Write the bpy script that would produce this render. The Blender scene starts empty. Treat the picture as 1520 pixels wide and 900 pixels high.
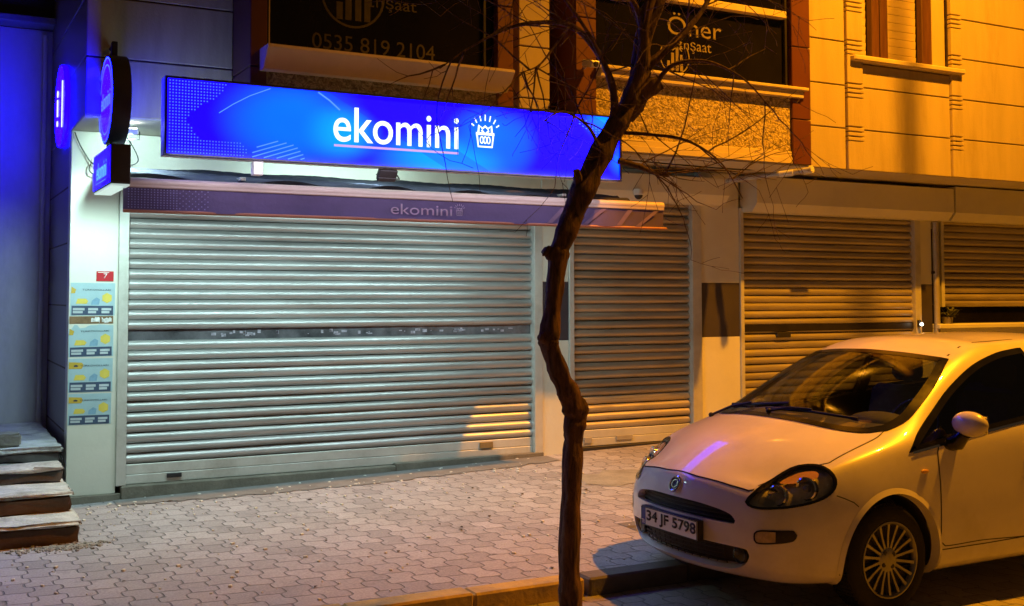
import bpy, bmesh, math, random
from mathutils import Vector, Matrix
from mathutils.bvhtree import BVHTree
from mathutils.geometry import delaunay_2d_cdt
R = math.radians
rnd = random.Random(7)
SC = bpy.context.scene
COL = SC.collection

# ------------------------------------------------------------------ helpers
def tag(o, label=None, cat=None, group=None, kind=None):
    if label: o['label'] = label
    if cat: o['category'] = cat
    if group: o['group'] = group
    if kind: o['kind'] = kind
    return o

def empty(name, loc, label, cat, group=None, rz=0):
    o = bpy.data.objects.new(name, None)
    COL.objects.link(o)
    o.location = loc
    o.rotation_euler = (0, 0, rz)
    o.empty_display_size = .1
    return tag(o, label, cat, group)

def link(name, me, mat=None, parent=None):
    o = bpy.data.objects.new(name, me)
    COL.objects.link(o)
    if mat: me.materials.append(mat)
    if parent:
        o.parent = parent
    return o

def copy_tree(o, parent=None):
    c = o.copy()
    COL.objects.link(c)
    c.parent = parent
    for ch in list(o.children):
        copy_tree(ch, c)
    return c

def smooth(me, ang=35):
    me.polygons.foreach_set('use_smooth', [True] * len(me.polygons))
    me.set_sharp_from_angle(angle=R(ang))

class MB:
    def __init__(s):
        s.bm = bmesh.new()
    def box(s, x0, x1, y0, y1, z0, z1, bev=.004, rot=None):
        t = bmesh.new()
        bmesh.ops.create_cube(t, size=1)
        M_ = Matrix.Translation(((x0+x1)/2, (y0+y1)/2, (z0+z1)/2))
        if rot: M_ = M_ @ rot
        M_ = M_ @ Matrix.Diagonal((abs(x1-x0), abs(y1-y0), abs(z1-z0), 1))
        bmesh.ops.transform(t, matrix=M_, verts=t.verts)
        if bev:
            b = min(bev, .45*min(abs(x1-x0), abs(y1-y0), abs(z1-z0)))
            bmesh.ops.bevel(t, geom=t.edges[:], offset=b, segments=1, affect='EDGES', profile=.5)
        s.add(t)
        return s
    def add(s, t):
        me = bpy.data.meshes.new('tmp')
        t.to_mesh(me); t.free()
        s.bm.from_mesh(me)
        bpy.data.meshes.remove(me)
    def prism(s, pts, axis, a0, a1):
        """polygon pts (2D) extruded along axis between a0 and a1"""
        def P(p, a):
            if axis == 'X': return (a, p[0], p[1])
            if axis == 'Y': return (p[0], a, p[1])
            return (p[0], p[1], a)
        v0 = [s.bm.verts.new(P(p, a0)) for p in pts]
        v1 = [s.bm.verts.new(P(p, a1)) for p in pts]
        n = len(pts)
        fs = [s.bm.faces.new(v0), s.bm.faces.new(v1[::-1])]
        for i in range(n):
            fs.append(s.bm.faces.new((v0[i], v1[i], v1[(i+1) % n], v0[(i+1) % n])))
        bmesh.ops.recalc_face_normals(s.bm, faces=fs)
        return s
    def tube(s, pts, rad, n=10, cap=True):
        pts = [Vector(p) for p in pts]
        if not isinstance(rad, (list, tuple)): rad = [rad]*len(pts)
        rings = []
        ref = None
        for i, p in enumerate(pts):
            d = (pts[min(i+1, len(pts)-1)] - pts[max(i-1, 0)]).normalized()
            if ref is None:
                ref = Vector((0, 0, 1)) if abs(d.z) < .9 else Vector((1, 0, 0))
            u = (ref - d*ref.dot(d)).normalized()
            ref = u
            w = d.cross(u)
            rings.append([s.bm.verts.new(p + (u*math.cos(2*math.pi*k/n) + w*math.sin(2*math.pi*k/n))*rad[i]) for k in range(n)])
        for a, b in zip(rings, rings[1:]):
            for k in range(n):
                s.bm.faces.new((a[k], a[(k+1) % n], b[(k+1) % n], b[k]))
        if cap:
            s.bm.faces.new(rings[0][::-1]); s.bm.faces.new(rings[-1])
        return s
    def lathe(s, prof, M_=Matrix.Identity(4), n=32, close=False):
        """prof (r, h) turned about local Z, then placed by M_"""
        rings = []
        for r, h in prof:
            rings.append([s.bm.verts.new(M_ @ Vector((r*math.cos(2*math.pi*k/n), r*math.sin(2*math.pi*k/n), h))) for k in range(n)])
        for a, b in zip(rings, rings[1:]):
            for k in range(n):
                s.bm.faces.new((a[k], a[(k+1) % n], b[(k+1) % n], b[k]))
        if close:
            s.bm.faces.new(rings[0][::-1]); s.bm.faces.new(rings[-1])
        return s
    def ball(s, c, r, sc=(1, 1, 1), u=16, v=10, rot=None):
        M_ = Matrix.Translation(c)
        if rot: M_ = M_ @ rot
        M_ = M_ @ Matrix.Diagonal((r*sc[0], r*sc[1], r*sc[2], 1))
        bmesh.ops.create_uvsphere(s.bm, u_segments=u, v_segments=v, radius=1, matrix=M_)
        return s
    def quad(s, pts):
        s.bm.faces.new([s.bm.verts.new(p) for p in pts])
        return s
    def mesh(s, name, sm=35):
        me = bpy.data.meshes.new(name)
        s.bm.normal_update()
        s.bm.to_mesh(me); s.bm.free()
        if sm: smooth(me, sm)
        return me
    def build(s, name, mat=None, parent=None, sm=35):
        return link(name, s.mesh(name, sm), mat, parent)

# ------------------------------------------------------------------ materials
def nodes(name):
    m = bpy.data.materials.new(name)
    m.use_nodes = True
    nt = m.node_tree
    b = nt.nodes['Principled BSDF']
    return m, nt, b

def N(nt, t, **kw):
    n = nt.nodes.new(t)
    for k, v in kw.items():
        if k.startswith('i_'):
            key = k[2:]
            n.inputs[int(key) if key.isdigit() else key.replace('_', ' ')].default_value = v
        else:
            setattr(n, k, v)
    return n

def c4(c): return (c[0], c[1], c[2], 1)

def mixcol(nt, fac, a, b, mode='MIX'):
    n = nt.nodes.new('ShaderNodeMix'); n.data_type = 'RGBA'; n.blend_type = mode
    for sock, v in ((n.inputs[0], fac), (n.inputs[6], a), (n.inputs[7], b)):
        if hasattr(v, 'links') or hasattr(v, 'is_linked'):
            nt.links.new(v, sock)
        else:
            sock.default_value = v if isinstance(v, (int, float)) else (c4(v) if len(v) == 3 else v)
    return n.outputs[2]

def math_(nt, op, a, b=None, c=None, clamp=False):
    n = nt.nodes.new('ShaderNodeMath'); n.operation = op; n.use_clamp = clamp
    for i, v in enumerate((a, b, c)):
        if v is None: continue
        if hasattr(v, 'is_linked'): nt.links.new(v, n.inputs[i])
        else: n.inputs[i].default_value = v
    return n.outputs[0]

def mat(name, col, rough=.6, metal=0, var=.15, scale=6, bump=.1, bscale=60, dirt=None, dirt_amt=.5, coat=0, stretch=(1, 1, 1), spec=.5, drough=.1):
    """painted or plain surface: colour drifting with two noises, uneven gloss, fine bump"""
    m, nt, b = nodes(name)
    tc = N(nt, 'ShaderNodeTexCoord')
    mp = N(nt, 'ShaderNodeMapping'); mp.inputs['Scale'].default_value = stretch
    nt.links.new(tc.outputs['Object'], mp.inputs['Vector'])
    n1 = N(nt, 'ShaderNodeTexNoise', i_Scale=scale, i_Detail=8, i_Roughness=.65)
    nt.links.new(mp.outputs[0], n1.inputs['Vector'])
    dark = [c*(1-var) for c in col]; lite = [min(1, c*(1+var)) for c in col]
    ramp = N(nt, 'ShaderNodeValToRGB')
    ramp.color_ramp.elements[0].position = .3; ramp.color_ramp.elements[0].color = c4(dark)
    ramp.color_ramp.elements[1].position = .7; ramp.color_ramp.elements[1].color = c4(lite)
    nt.links.new(n1.outputs[0], ramp.inputs[0])
    out = ramp.outputs[0]
    if dirt:
        n2 = N(nt, 'ShaderNodeTexNoise', i_Scale=scale*.45, i_Detail=10, i_Roughness=.72)
        nt.links.new(mp.outputs[0], n2.inputs['Vector'])
        f = N(nt, 'ShaderNodeMapRange'); f.inputs[1].default_value = .5; f.inputs[2].default_value = .72; f.inputs[4].default_value = dirt_amt
        nt.links.new(n2.outputs[0], f.inputs[0])
        out = mixcol(nt, f.outputs[0], out, dirt)
    nt.links.new(out, b.inputs['Base Color'])
    b.inputs['Metallic'].default_value = metal
    rr = N(nt, 'ShaderNodeMapRange'); rr.inputs[3].default_value = max(.02, rough-drough); rr.inputs[4].default_value = min(1, rough+drough)
    nt.links.new(n1.outputs[0], rr.inputs[0]); nt.links.new(rr.outputs[0], b.inputs['Roughness'])
    b.inputs['Coat Weight'].default_value = coat
    b.inputs['Coat Roughness'].default_value = .04
    b.inputs['Specular IOR Level'].default_value = spec
    if bump:
        n3 = N(nt, 'ShaderNodeTexNoise', i_Scale=bscale, i_Detail=6)
        nt.links.new(tc.outputs['Object'], n3.inputs['Vector'])
        bp = N(nt, 'ShaderNodeBump', i_Strength=bump, i_Distance=.01)
        nt.links.new(n3.outputs[0], bp.inputs['Height']); nt.links.new(bp.outputs[0], b.inputs['Normal'])
    return m

def emit(name, col, strength, var=.0, scale=3):
    m, nt, b = nodes(name)
    b.inputs['Base Color'].default_value = c4([c*.3 for c in col])
    b.inputs['Roughness'].default_value = .25
    n1 = N(nt, 'ShaderNodeTexNoise', i_Scale=scale)
    tc = N(nt, 'ShaderNodeTexCoord'); nt.links.new(tc.outputs['Object'], n1.inputs['Vector'])
    out = mixcol(nt, n1.outputs[0], [c*(1-var) for c in col], col)
    nt.links.new(out, b.inputs['Emission Color'])
    b.inputs['Emission Strength'].default_value = strength
    return m

# ------------------------------------------------------------------ text and flat shapes
def text_mesh(s, bold=0.0):
    cu = bpy.data.curves.new('t', 'FONT')
    cu.body = s; cu.size = 1; cu.offset = bold
    cu.resolution_u = 6
    ob = bpy.data.objects.new('t', cu); COL.objects.link(ob)
    dg = bpy.context.evaluated_depsgraph_get(); dg.update()
    me = bpy.data.meshes.new_from_object(ob.evaluated_get(dg))
    bpy.data.objects.remove(ob); bpy.data.curves.remove(cu)
    return me

def fit2d(me, x0, x1, z0, z1):
    xs = [v.co.x for v in me.vertices]; ys = [v.co.y for v in me.vertices]
    ax, bx, ay, by = min(xs), max(xs), min(ys), max(ys)
    return [(x0+(v.co.x-ax)/(bx-ax)*(x1-x0), z0+(v.co.y-ay)/(by-ay)*(z1-z0)) for v in me.vertices]

def text(name, s, x0, x1, z0, z1, y, m, parent, thick=.004, bold=0.0, place=None):
    """raised lettering; place maps (u, v, out) to a local point, default the facade plane facing -Y"""
    me = text_mesh(s, bold)
    p = fit2d(me, x0, x1, z0, z1)
    bm = bmesh.new(); bm.from_mesh(me); bpy.data.meshes.remove(me)
    if place is None: place = lambda u, v, o: (u, y-o, v)
    bm.verts.ensure_lookup_table()
    co = {v: q for v, q in zip(bm.verts, p)}
    if thick:
        ret = bmesh.ops.extrude_face_region(bm, geom=bm.faces[:])
        # the extruded copy is the front
        bm.verts.ensure_lookup_table()
        new = [g for g in ret['geom'] if isinstance(g, bmesh.types.BMVert)]
        old = bm.verts[:len(p)]
        newset = set(new)
        for v in bm.verts:
            if v in newset: v.tag = True
        lut = {}
        import itertools
        # match extruded verts by position with the originals
        for v, q in co.items():
            lut[(round(v.co.x, 5), round(v.co.y, 5))] = q
        for v in bm.verts:
            q = lut[(round(v.co.x, 5), round(v.co.y, 5))]
            v.co = Vector(place(q[0], q[1], thick if v.tag else 0))
    else:
        for v, q in co.items(): v.co = Vector(place(q[0], q[1], 0))
    bmesh.ops.recalc_face_normals(bm, faces=bm.faces[:])
    me = bpy.data.meshes.new(name); bm.to_mesh(me); bm.free()
    return link(name, me, m, parent)

def ribbon_pts(pts, w):
    """outline polygon of a 2D polyline of width w"""
    L, Rr = [], []
    for i, p in enumerate(pts):
        a = Vector(pts[max(i-1, 0)]); b = Vector(pts[min(i+1, len(pts)-1)])
        d = (b-a).normalized(); n = Vector((-d.y, d.x))*(w/2)
        L.append(Vector(p)+n); Rr.append(Vector(p)-n)
    return L, Rr

def ribbons(name, lines, y, m, parent, place=None):
    """flat strips on the facade plane: lines = [(pts2d, width)]"""
    b = MB()
    if place is None: place = lambda u, v: (u, y, v)
    for pts, w in lines:
        L, Rr = ribbon_pts(pts, w)
        vl = [b.bm.verts.new(place(*p)) for p in L]; vr = [b.bm.verts.new(place(*p)) for p in Rr]
        for i in range(len(pts)-1):
            b.bm.faces.new((vl[i], vr[i], vr[i+1], vl[i+1]))
    return b.build(name, m, parent, sm=0)

def disc_pts(cx, cz, r, n=24, a0=0, a1=2*math.pi, sx=1):
    return [(cx+sx*r*math.cos(a0+(a1-a0)*i/n), cz+r*math.sin(a0+(a1-a0)*i/n)) for i in range(n+1)]
cam = bpy.data.cameras.new('camera'); co = bpy.data.objects.new('camera', cam); COL.objects.link(co)
co.location = (-1.07, -9.066, 1.63)
co.rotation_euler = (R(92.667), 0, R(-27.078))
cam.sensor_width = 36; cam.lens = 1610/1520*36
cam.shift_x = 60/1520; cam.shift_y = -85/1520
cam.clip_end = 600; cam.clip_start = .05
SC.camera = co
# ------------------------------------------------------------------ the car (built in car coordinates: x from nose to tail, y to its left, z up)
def car_body_mesh():
    FR = [0, .42, .78, 1]
    # per station: seven (x, y, z) on the left flank from underside to top edge, then crown and bow for the top and bow for the nose
    def st(x, ys, zs, crown, bow, dx=None):
        return dict(x=x, y=ys, z=zs, c=crown, b=bow, dx=dx or [0]*7)
    S = [
     st(.20, [.60,.645,.665,.655,.62,.60,.55], [.185,.28,.46,.60,.68,.70,.715], .05, .20, [.05,0,-.005,.015,.06,.085,.13]),
    st(.50, [.74,.79,.81,.80,.765,.73,.62], [.18,.28,.47,.65,.78,.82,.845], .075, .10, [0]*7),
     st(.80, [.78,.825,.84,.835,.80,.77,.66], [.18,.28,.48,.69,.85,.895,.925], .08, .08),
     st(1.08, [.79,.83,.845,.84,.815,.795,.71], [.18,.28,.49,.72,.90,.95,1.0], .07, .13),
     st(1.24, [.79,.83,.845,.84,.82,.80,.70], [.18,.28,.49,.73,.92,.97,1.105], .06, .13),
     st(1.60, [.79,.83,.845,.84,.825,.795,.645], [.18,.28,.49,.75,.945,.995,1.315], .06, .11),
     st(1.95, [.79,.83,.845,.84,.825,.79,.60], [.18,.28,.49,.77,.96,1.015,1.44], .045, .08),
     st(2.10, [.79,.83,.845,.84,.825,.79,.59], [.18,.28,.49,.77,.96,1.015,1.43], .05, .05),
     st(2.55, [.79,.83,.845,.84,.825,.785,.58], [.18,.28,.49,.78,.975,1.035,1.455], .05, .02),
     st(3.05, [.79,.83,.845,.84,.82,.775,.57], [.18,.28,.49,.79,.99,1.05,1.44], .05, 0),
     st(3.45, [.78,.82,.835,.83,.80,.755,.55], [.19,.29,.49,.80,1.0,1.06,1.38], .045, -.02),
     st(3.72, [.75,.79,.805,.80,.76,.72,.53], [.22,.31,.50,.80,1.0,1.05,1.25], .04, -.05),
     st(3.92, [.66,.70,.72,.71,.68,.66,.58], [.26,.34,.50,.78,.96,1.00,1.06], .03, -.08, [-.02,.03,.05,.04,0,-.03,-.06]),
    ]
    bm = bmesh.new(); V = {}
    n = len(S)
    def pos(i, j, k):
        s = S[i]; f = FR[abs(j)]; g = 1-f*f
        y = s['y'][k]*f*(1 if j >= 0 else -1)
        z = s['z'][k] + (s['c']*g if k == 6 else (s['c']*g*.6 if i == 0 and k >= 4 else 0))
        bow = s['b']*g
        return (s['x']+s['dx'][k]-bow, y, z)
    def vv(i, j, k):
        if (i, j, k) not in V: V[(i, j, k)] = bm.verts.new(pos(i, j, k))
        return V[(i, j, k)]
    for i in range(n-1):
        for j in range(-3, 3):
            bm.faces.new((vv(i, j, 6), vv(i+1, j, 6), vv(i+1, j+1, 6), vv(i, j+1, 6)))
            bm.faces.new((vv(i, j, 0), vv(i, j+1, 0), vv(i+1, j+1, 0), vv(i+1, j, 0)))
        for k in range(6):
            bm.faces.new((vv(i, 3, k), vv(i, 3, k+1), vv(i+1, 3, k+1), vv(i+1, 3, k)))
            bm.faces.new((vv(i, -3, k), vv(i+1, -3, k), vv(i+1, -3, k+1), vv(i, -3, k+1)))
    for i in (0, n-1):
        for j in range(-3, 3):
            for k in range(6):
                bm.faces.new((vv(i, j, k), vv(i, j+1, k), vv(i, j+1, k+1), vv(i, j, k+1)))
    bmesh.ops.recalc_face_normals(bm, faces=bm.faces[:])
    me = bpy.data.meshes.new('cage'); bm.to_mesh(me); bm.free()
    ob = bpy.data.objects.new('cage', me); COL.objects.link(ob)
    md = ob.modifiers.new('s', 'SUBSURF'); md.levels = 5; md.render_levels = 5
    dg = bpy.context.evaluated_depsgraph_get(); dg.update()
    out = bpy.data.meshes.new_from_object(ob.evaluated_get(dg))
    bpy.data.objects.remove(ob); bpy.data.meshes.remove(me)
    xs = [v.co.x for v in out.vertices]; x0, x1 = min(xs), max(xs)
    ym = max(v.co.y for v in out.vertices)
    zs = [v.co.z for v in out.vertices]; z0, z1 = min(zs), max(zs)
    for v in out.vertices:
        v.co.x = (v.co.x-x0)/(x1-x0)*4.04
        v.co.y *= .843/ym
        v.co.z = .185+(v.co.z-z0)/(z1-z0)*(1.485-.185)
    return out
CAR_AT = Vector((2.8, -4.0, -.1))
FLIP = Matrix.Diagonal((1, -1, 1, 1))
SGN = -1
def build_car():
    body = car_body_mesh()
    bv = BVHTree.FromPolygons([v.co for v in body.vertices], [p.vertices for p in body.polygons])
    root = empty('parked_car', CAR_AT, 'white hatchback parked with its nose over the kerb beside the tree', 'car')
    paint = mat('car_paint', (.74, .70, .68), rough=.34, var=.05, scale=3, bump=.012, bscale=140, coat=.9, dirt=(.40, .35, .29), dirt_amt=.4)
    black = mat('black_plastic', (.014, .014, .016), rough=.5, var=.3, bump=.15, bscale=200)
    gloss = mat('gloss_black', (.008, .008, .009), rough=.18, var=.2, bump=0)
    rubber = mat('tyre_rubber', (.016, .015, .014), rough=.85, var=.3, bump=.3, bscale=90)
    silver = mat('wheel_silver', (.29, .29, .30), rough=.34, metal=.75, var=.12, scale=12, bump=.02, dirt=(.16, .13, .10), dirt_amt=.5)
    chrome = mat('chrome', (.75, .75, .77), rough=.08, metal=1, var=.03, bump=0)
    trim = mat('cabin_trim', (.06, .056, .052), rough=.75, var=.2, bump=.2, bscale=150)
    seatm = mat('seat_cloth', (.16, .145, .125), rough=.9, var=.25, bump=.3, bscale=250)
    gapm = mat('panel_gap', (.03, .026, .022), rough=.8, var=.1, bump=0)
    amber = mat('amber_lens', (.62, .34, .12), rough=.15, var=.1, bump=0, coat=.6)
    platem = mat('plate_white', (.78, .78, .75), rough=.4, var=.05, bump=0)
    ink = mat('plate_ink', (.012, .012, .014), rough=.5, var=.05, bump=0)
    blueb = mat('plate_blue', (.01, .03, .30), rough=.4, var=.05, bump=0)

    lampback = mat('lamp_housing', (.6, .57, .52), rough=.25, metal=.25, var=.35, scale=18, bump=.1)
    def glassmat(name, tint, refl=.05):
        m, nt, b = nodes(name)
        nt.nodes.remove(b)
        tr = N(nt, 'ShaderNodeBsdfTransparent'); tr.inputs[0].default_value = c4(tint)
        gl = N(nt, 'ShaderNodeBsdfGlossy'); gl.inputs['Roughness'].default_value = .03
        n1 = N(nt, 'ShaderNodeTexNoise', i_Scale=2.5, i_Detail=6)
        tc = N(nt, 'ShaderNodeTexCoord'); nt.links.new(tc.outputs['Object'], n1.inputs['Vector'])
        rr = N(nt, 'ShaderNodeMapRange'); rr.inputs[3].default_value = .015; rr.inputs[4].default_value = .07
        nt.links.new(n1.outputs[0], rr.inputs[0]); nt.links.new(rr.outputs[0], gl.inputs['Roughness'])
        fr = N(nt, 'ShaderNodeFresnel'); ge = N(nt, 'ShaderNodeNewGeometry')
        ior = N(nt, 'ShaderNodeMapRange'); ior.inputs[3].default_value = 1.5; ior.inputs[4].default_value = 1/1.5
        nt.links.new(ge.outputs['Backfacing'], ior.inputs[0]); nt.links.new(ior.outputs[0], fr.inputs[0])      # the same thin sheet from either side
        f2 = math_(nt, 'ADD', fr.outputs[0], refl-.04, clamp=True)
        mx = N(nt, 'ShaderNodeMixShader')
        nt.links.new(f2, mx.inputs[0]); nt.links.new(tr.outputs[0], mx.inputs[1]); nt.links.new(gl.outputs[0], mx.inputs[2])
        nt.links.new(mx.outputs[0], nt.nodes['Material Output'].inputs[0])
        return m
    wglass = glassmat('windscreen_glass', (.74, .78, .74), .11)
    sglass = glassmat('side_glass', (.30, .31, .30), .07)
    lens = glassmat('lamp_lens', (.88, .88, .86), .05)

    def finish(me, name, m, parent, sm=40):
        me.transform(FLIP); me.flip_normals()
        if sm: smooth(me, sm)
        return link(name, me, m, parent)
    def fin(b, name, m, parent, sm=40):
        return finish(b.mesh(name, 0), name, m, parent, sm)

    # --- outlines and projection on the body skin
    def dens(pts, corners=(), step=.03, closed=True):
        """rounded densified outline; indices in corners stay sharp"""
        P = [Vector(p) for p in pts]; n = len(P); out = []
        rng = range(n if closed else n-1)
        for i in rng:
            p1, p2 = P[i], P[(i+1) % n]
            p0 = P[i-1] if (closed or i > 0) else p1
            p3 = P[(i+2) % n] if (closed or i+2 < n) else p2
            if i in corners: p0 = p1
            if (i+1) % n in corners: p3 = p2
            k = max(1, int((p2-p1).length/step))
            for q in range(k):
                t = q/k
                m1 = (p2-p0)*.5 if i not in corners else (p2-p1)
                m2 = (p3-p1)*.5 if (i+1) % n not in corners else (p2-p1)
                L = (p2-p1).length
                if m1.length > 1e-6: m1 = m1*min(1, L/m1.length)
                if m2.length > 1e-6: m2 = m2*min(1, L/m2.length)
                h = (2*t**3-3*t*t+1)*p1+(t**3-2*t*t+t)*m1+(-2*t**3+3*t*t)*p2+(t**3-t*t)*m2
                out.append(h)
        if not closed: out.append(P[-1])
        return out
    class Proj:
        def __init__(s, d):
            s.d = Vector(d).normalized()
            up = Vector((0, 0, 1)) if abs(s.d.z) < .8 else Vector((-1, 0, 0))
            s.u = up.cross(s.d).normalized(); s.v = s.d.cross(s.u)
        def to2(s, p): p = Vector(p); return Vector((p.dot(s.u), p.dot(s.v)))
        def hit(s, q, off=0):
            o = s.u*q[0]+s.v*q[1]+s.d*6
            h = bv.ray_cast(o, -s.d)
            if h[0] is None:
                h = bv.find_nearest(s.u*q[0]+s.v*q[1]+s.d*(s.depth))
                return h[0]+h[1]*off
            nrm = h[1]
            return h[0]+nrm*off
        depth = 0
    TOP, SIDE, FRONT = Proj((0, 0, 1)), Proj((0, 1, 0)), Proj((-1, 0, 0))
    SIDE2 = Proj((0, -1, 0))
    def inset(poly, w):
        """offset of a closed 2D outline, positive w inward"""
        n = len(poly); area = sum(poly[i].x*poly[(i+1) % n].y-poly[(i+1) % n].x*poly[i].y for i in range(n))
        sg = 1 if area > 0 else -1; out = []
        for i in range(n):
            a = (poly[i]-poly[i-1]); b = (poly[(i+1) % n]-poly[i])
            a = a.normalized() if a.length > 1e-7 else a; b = b.normalized() if b.length > 1e-7 else b
            t = (a+b)
            if t.length < 1e-5: out.append(poly[i].copy()); continue
            t.normalize(); nn = Vector((-t.y, t.x))*sg
            out.append(poly[i]+nn*w/max(.5, abs(t.dot(a))))
        return out
    def inside(q, poly):
        c = False; n = len(poly); j = n-1
        for i in range(n):
            a, b = poly[i], poly[j]
            if (a.y > q[1]) != (b.y > q[1]) and q[0] < (b.x-a.x)*(q[1]-a.y)/(b.y-a.y)+a.x: c = not c
            j = i
        return c
    def panel_mesh(pr, poly, off, step=.025):
        xs = [p.x for p in poly]; ys = [p.y for p in poly]
        pts = [p.copy() for p in poly]; n = len(poly)
        sh = inset(poly, step*.5)
        x = min(xs)
        while x < max(xs):
            y = min(ys)
            while y < max(ys):
                if inside((x, y), sh): pts.append(Vector((x, y)))
                y += step
            x += step
        r = delaunay_2d_cdt(pts, [(i, (i+1) % n) for i in range(n)], [], 1, 1e-5)
        me = bpy.data.meshes.new('panel')
        vs = [pr.hit(q, off) for q in r[0]]
        me.from_pydata(vs, [], r[2])
        for p in me.polygons: pass
        me.update()
        # face outwards
        tot = sum((p.normal.dot(pr.d)*p.area for p in me.polygons))
        if tot < 0: me.flip_normals()
        return me
    def panel(name, pr, poly, off, m, parent, step=.025):
        return finish(panel_mesh(pr, poly, off, step), name, m, parent)
    def ring(name, pr, poly, win, wout, off, m, parent, drop=0):
        a = inset(poly, -wout); b_ = inset(poly, win)
        b = MB(); n = len(poly)
        A = [b.bm.verts.new(pr.hit(q, off)) for q in a]; B = [b.bm.verts.new(pr.hit(q, off)) for q in b_]
        if drop: D = [b.bm.verts.new(pr.hit(q, off-drop)) for q in b_]
        for i in range(n):
            j = (i+1) % n
            b.bm.faces.new((A[i], A[j], B[j], B[i]))
            if drop: b.bm.faces.new((B[i], B[j], D[j], D[i]))
        b.bm.normal_update()
        if sum(f.normal.dot(pr.d)*f.calc_area() for f in b.bm.faces) < 0: bmesh.ops.reverse_faces(b.bm, faces=b.bm.faces[:])
        return fin(b, name, m, parent, 60)
    def strip(name, pr, lines, off, m, parent):
        b = MB()
        for pts, w in lines:
            L, Rr = ribbon_pts(pts, w)
            vl = [b.bm.verts.new(pr.hit(q, off)) for q in L]; vr = [b.bm.verts.new(pr.hit(q, off)) for q in Rr]
            for i in range(len(pts)-1): b.bm.faces.new((vl[i], vr[i], vr[i+1], vl[i+1]))
        b.bm.normal_update()
        for f in b.bm.faces:
            if f.normal.dot(pr.d) < 0: f.normal_flip()
        return fin(b, name, m, parent, 60)
    def two(pr, pts): return [pr.to2(p) for p in pts]
    def mir(pts): return [(p[0], -p[1], p[2]) for p in pts]

    # --- outlines in car coordinates
    wind3 = [(.735, 0, .99), (.755, .25, .985), (.80, .46, .97), (.885, .61, .967), (.99, .675, .97), (1.10, .69, 1.015), (1.185, .685, 1.06), (1.437, .626, 1.21), (1.665, .535, 1.356),
             (1.63, .40, 1.37), (1.597, .178, 1.38), (1.59, 0, 1.385)]
    wind = two(TOP, wind3+[(x, -y, z) for x, y, z in wind3[-2:0:-1]])
    wind = dens(wind, corners=(4, 8, len(wind)-8, len(wind)-4), step=.03)
    side3 = [(1.02, .8, .878), (1.10, .8, .945), (1.279, .742, 1.055), (1.508, .687, 1.19), (1.763, .633, 1.305), (2.003, .596, 1.368), (2.244, .564, 1.395), (2.28, .56, 1.396), (2.28, .78, 1.035), (2.001, .782, 1.0), (1.669, .799, .965), (1.365, .811, .925)]
    sidew = dens(two(SIDE, side3), corners=(0, 7, 8), step=.03)
    sider = dens(two(SIDE, [(2.36, 0, 1.398), (2.7, 0, 1.395), (2.98, 0, 1.375), (3.16, 0, 1.20), (3.13, 0, 1.10), (2.36, 0, 1.045)]), corners=(0, 2, 4, 5), step=.03)
    door3 = [(1.215, 0, .86), (1.214, 0, .659), (1.216, 0, .37), (1.25, 0, .345), (1.516, 0, .347), (2.30, 0, .36), (2.315, 0, .70), (2.315, 0, 1.03), (2.0, 0, .992), (1.669, 0, .957), (1.365, 0, .917), (1.232, 0, .90)]
    door = dens(two(SIDE, door3), corners=(7,), step=.03)
    rdoor = dens(two(SIDE, [(2.335, 0, 1.03), (2.335, 0, .36), (2.7, 0, .37), (3.0, 0, .40), (3.08, 0, .62), (3.22, 0, .78), (3.22, 0, 1.09)]), corners=(0, 1, 6), step=.03)
    hood3 = [(.081, 0, .71), (.085, .15, .707), (.125, .345, .692), (.165, .470, .677), (.180, .488, .67), (.258, .503, .717), (.353, .526, .767), (.432, .566, .806), (.49, .65, .812), (.54, .685, .83), (.737, .688, .898), (.90, .687, .947), (.965, .672, .97), (.865, .606, .967), (.78, .456, .97), (.735, .25, .985), (.715, 0, .99)]
    hood = two(TOP, hood3+[(x, -y, z) for x, y, z in hood3[-2:0:-1]])
    nh = len(hood); hood = dens(hood, corners=(3, 9, 12, nh-12, nh-9, nh-3), step=.03)
    HL = Proj((-.55, .62, .40))
    HR = Proj((-.55, -.62, .40))
    hl3 = [(.136, .48, .622), (.168, .495, .665), (.258, .508, .717), (.353, .531, .767), (.432, .571, .806), (.489, .646, .817), (.505, .722, .798), (.515, .756, .754), (.498, .764, .709), (.444, .753, .665), (.361, .72, .633), (.264, .664, .611), (.184, .588, .598), (.145, .52, .599)]
    hl = {1: dens(two(HL, hl3), step=.02), -1: dens(two(HR, mir(hl3)), step=.02)}
    mouth3 = [(0, 0, .592), (0, .20, .588), (0, .34, .572), (0, .415, .552), (0, .448, .520), (0, .442, .499), (0, .35, .499), (0, .216, .502), (0, 0, .505)]
    mouth = two(FRONT, mouth3+[(x, -y, z) for x, y, z in mouth3[-2:0:-1]]); mouth = dens(mouth, step=.02)
    low3 = [(0, 0, .40), (0, .28, .392), (0, .44, .386), (0, .51, .378), (0, .522, .345), (0, .49, .29), (0, .415, .254), (0, .30, .246), (0, 0, .250)]
    low = two(FRONT, low3+[(x, -y, z) for x, y, z in low3[-2:0:-1]]); low = dens(low, step=.02)
    arch = {}
    for nm, xc in (('f', .866), ('r', 3.376)):
        arch[nm] = [Vector((xc+.335*math.cos(a), .30+.362*math.sin(a))) for a in [R(-32+244*i/60) for i in range(61)]]

    # --- cut the openings out of the skin
    bm = bmesh.new(); bm.from_mesh(body); bm.normal_update()
    kill = set()
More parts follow.
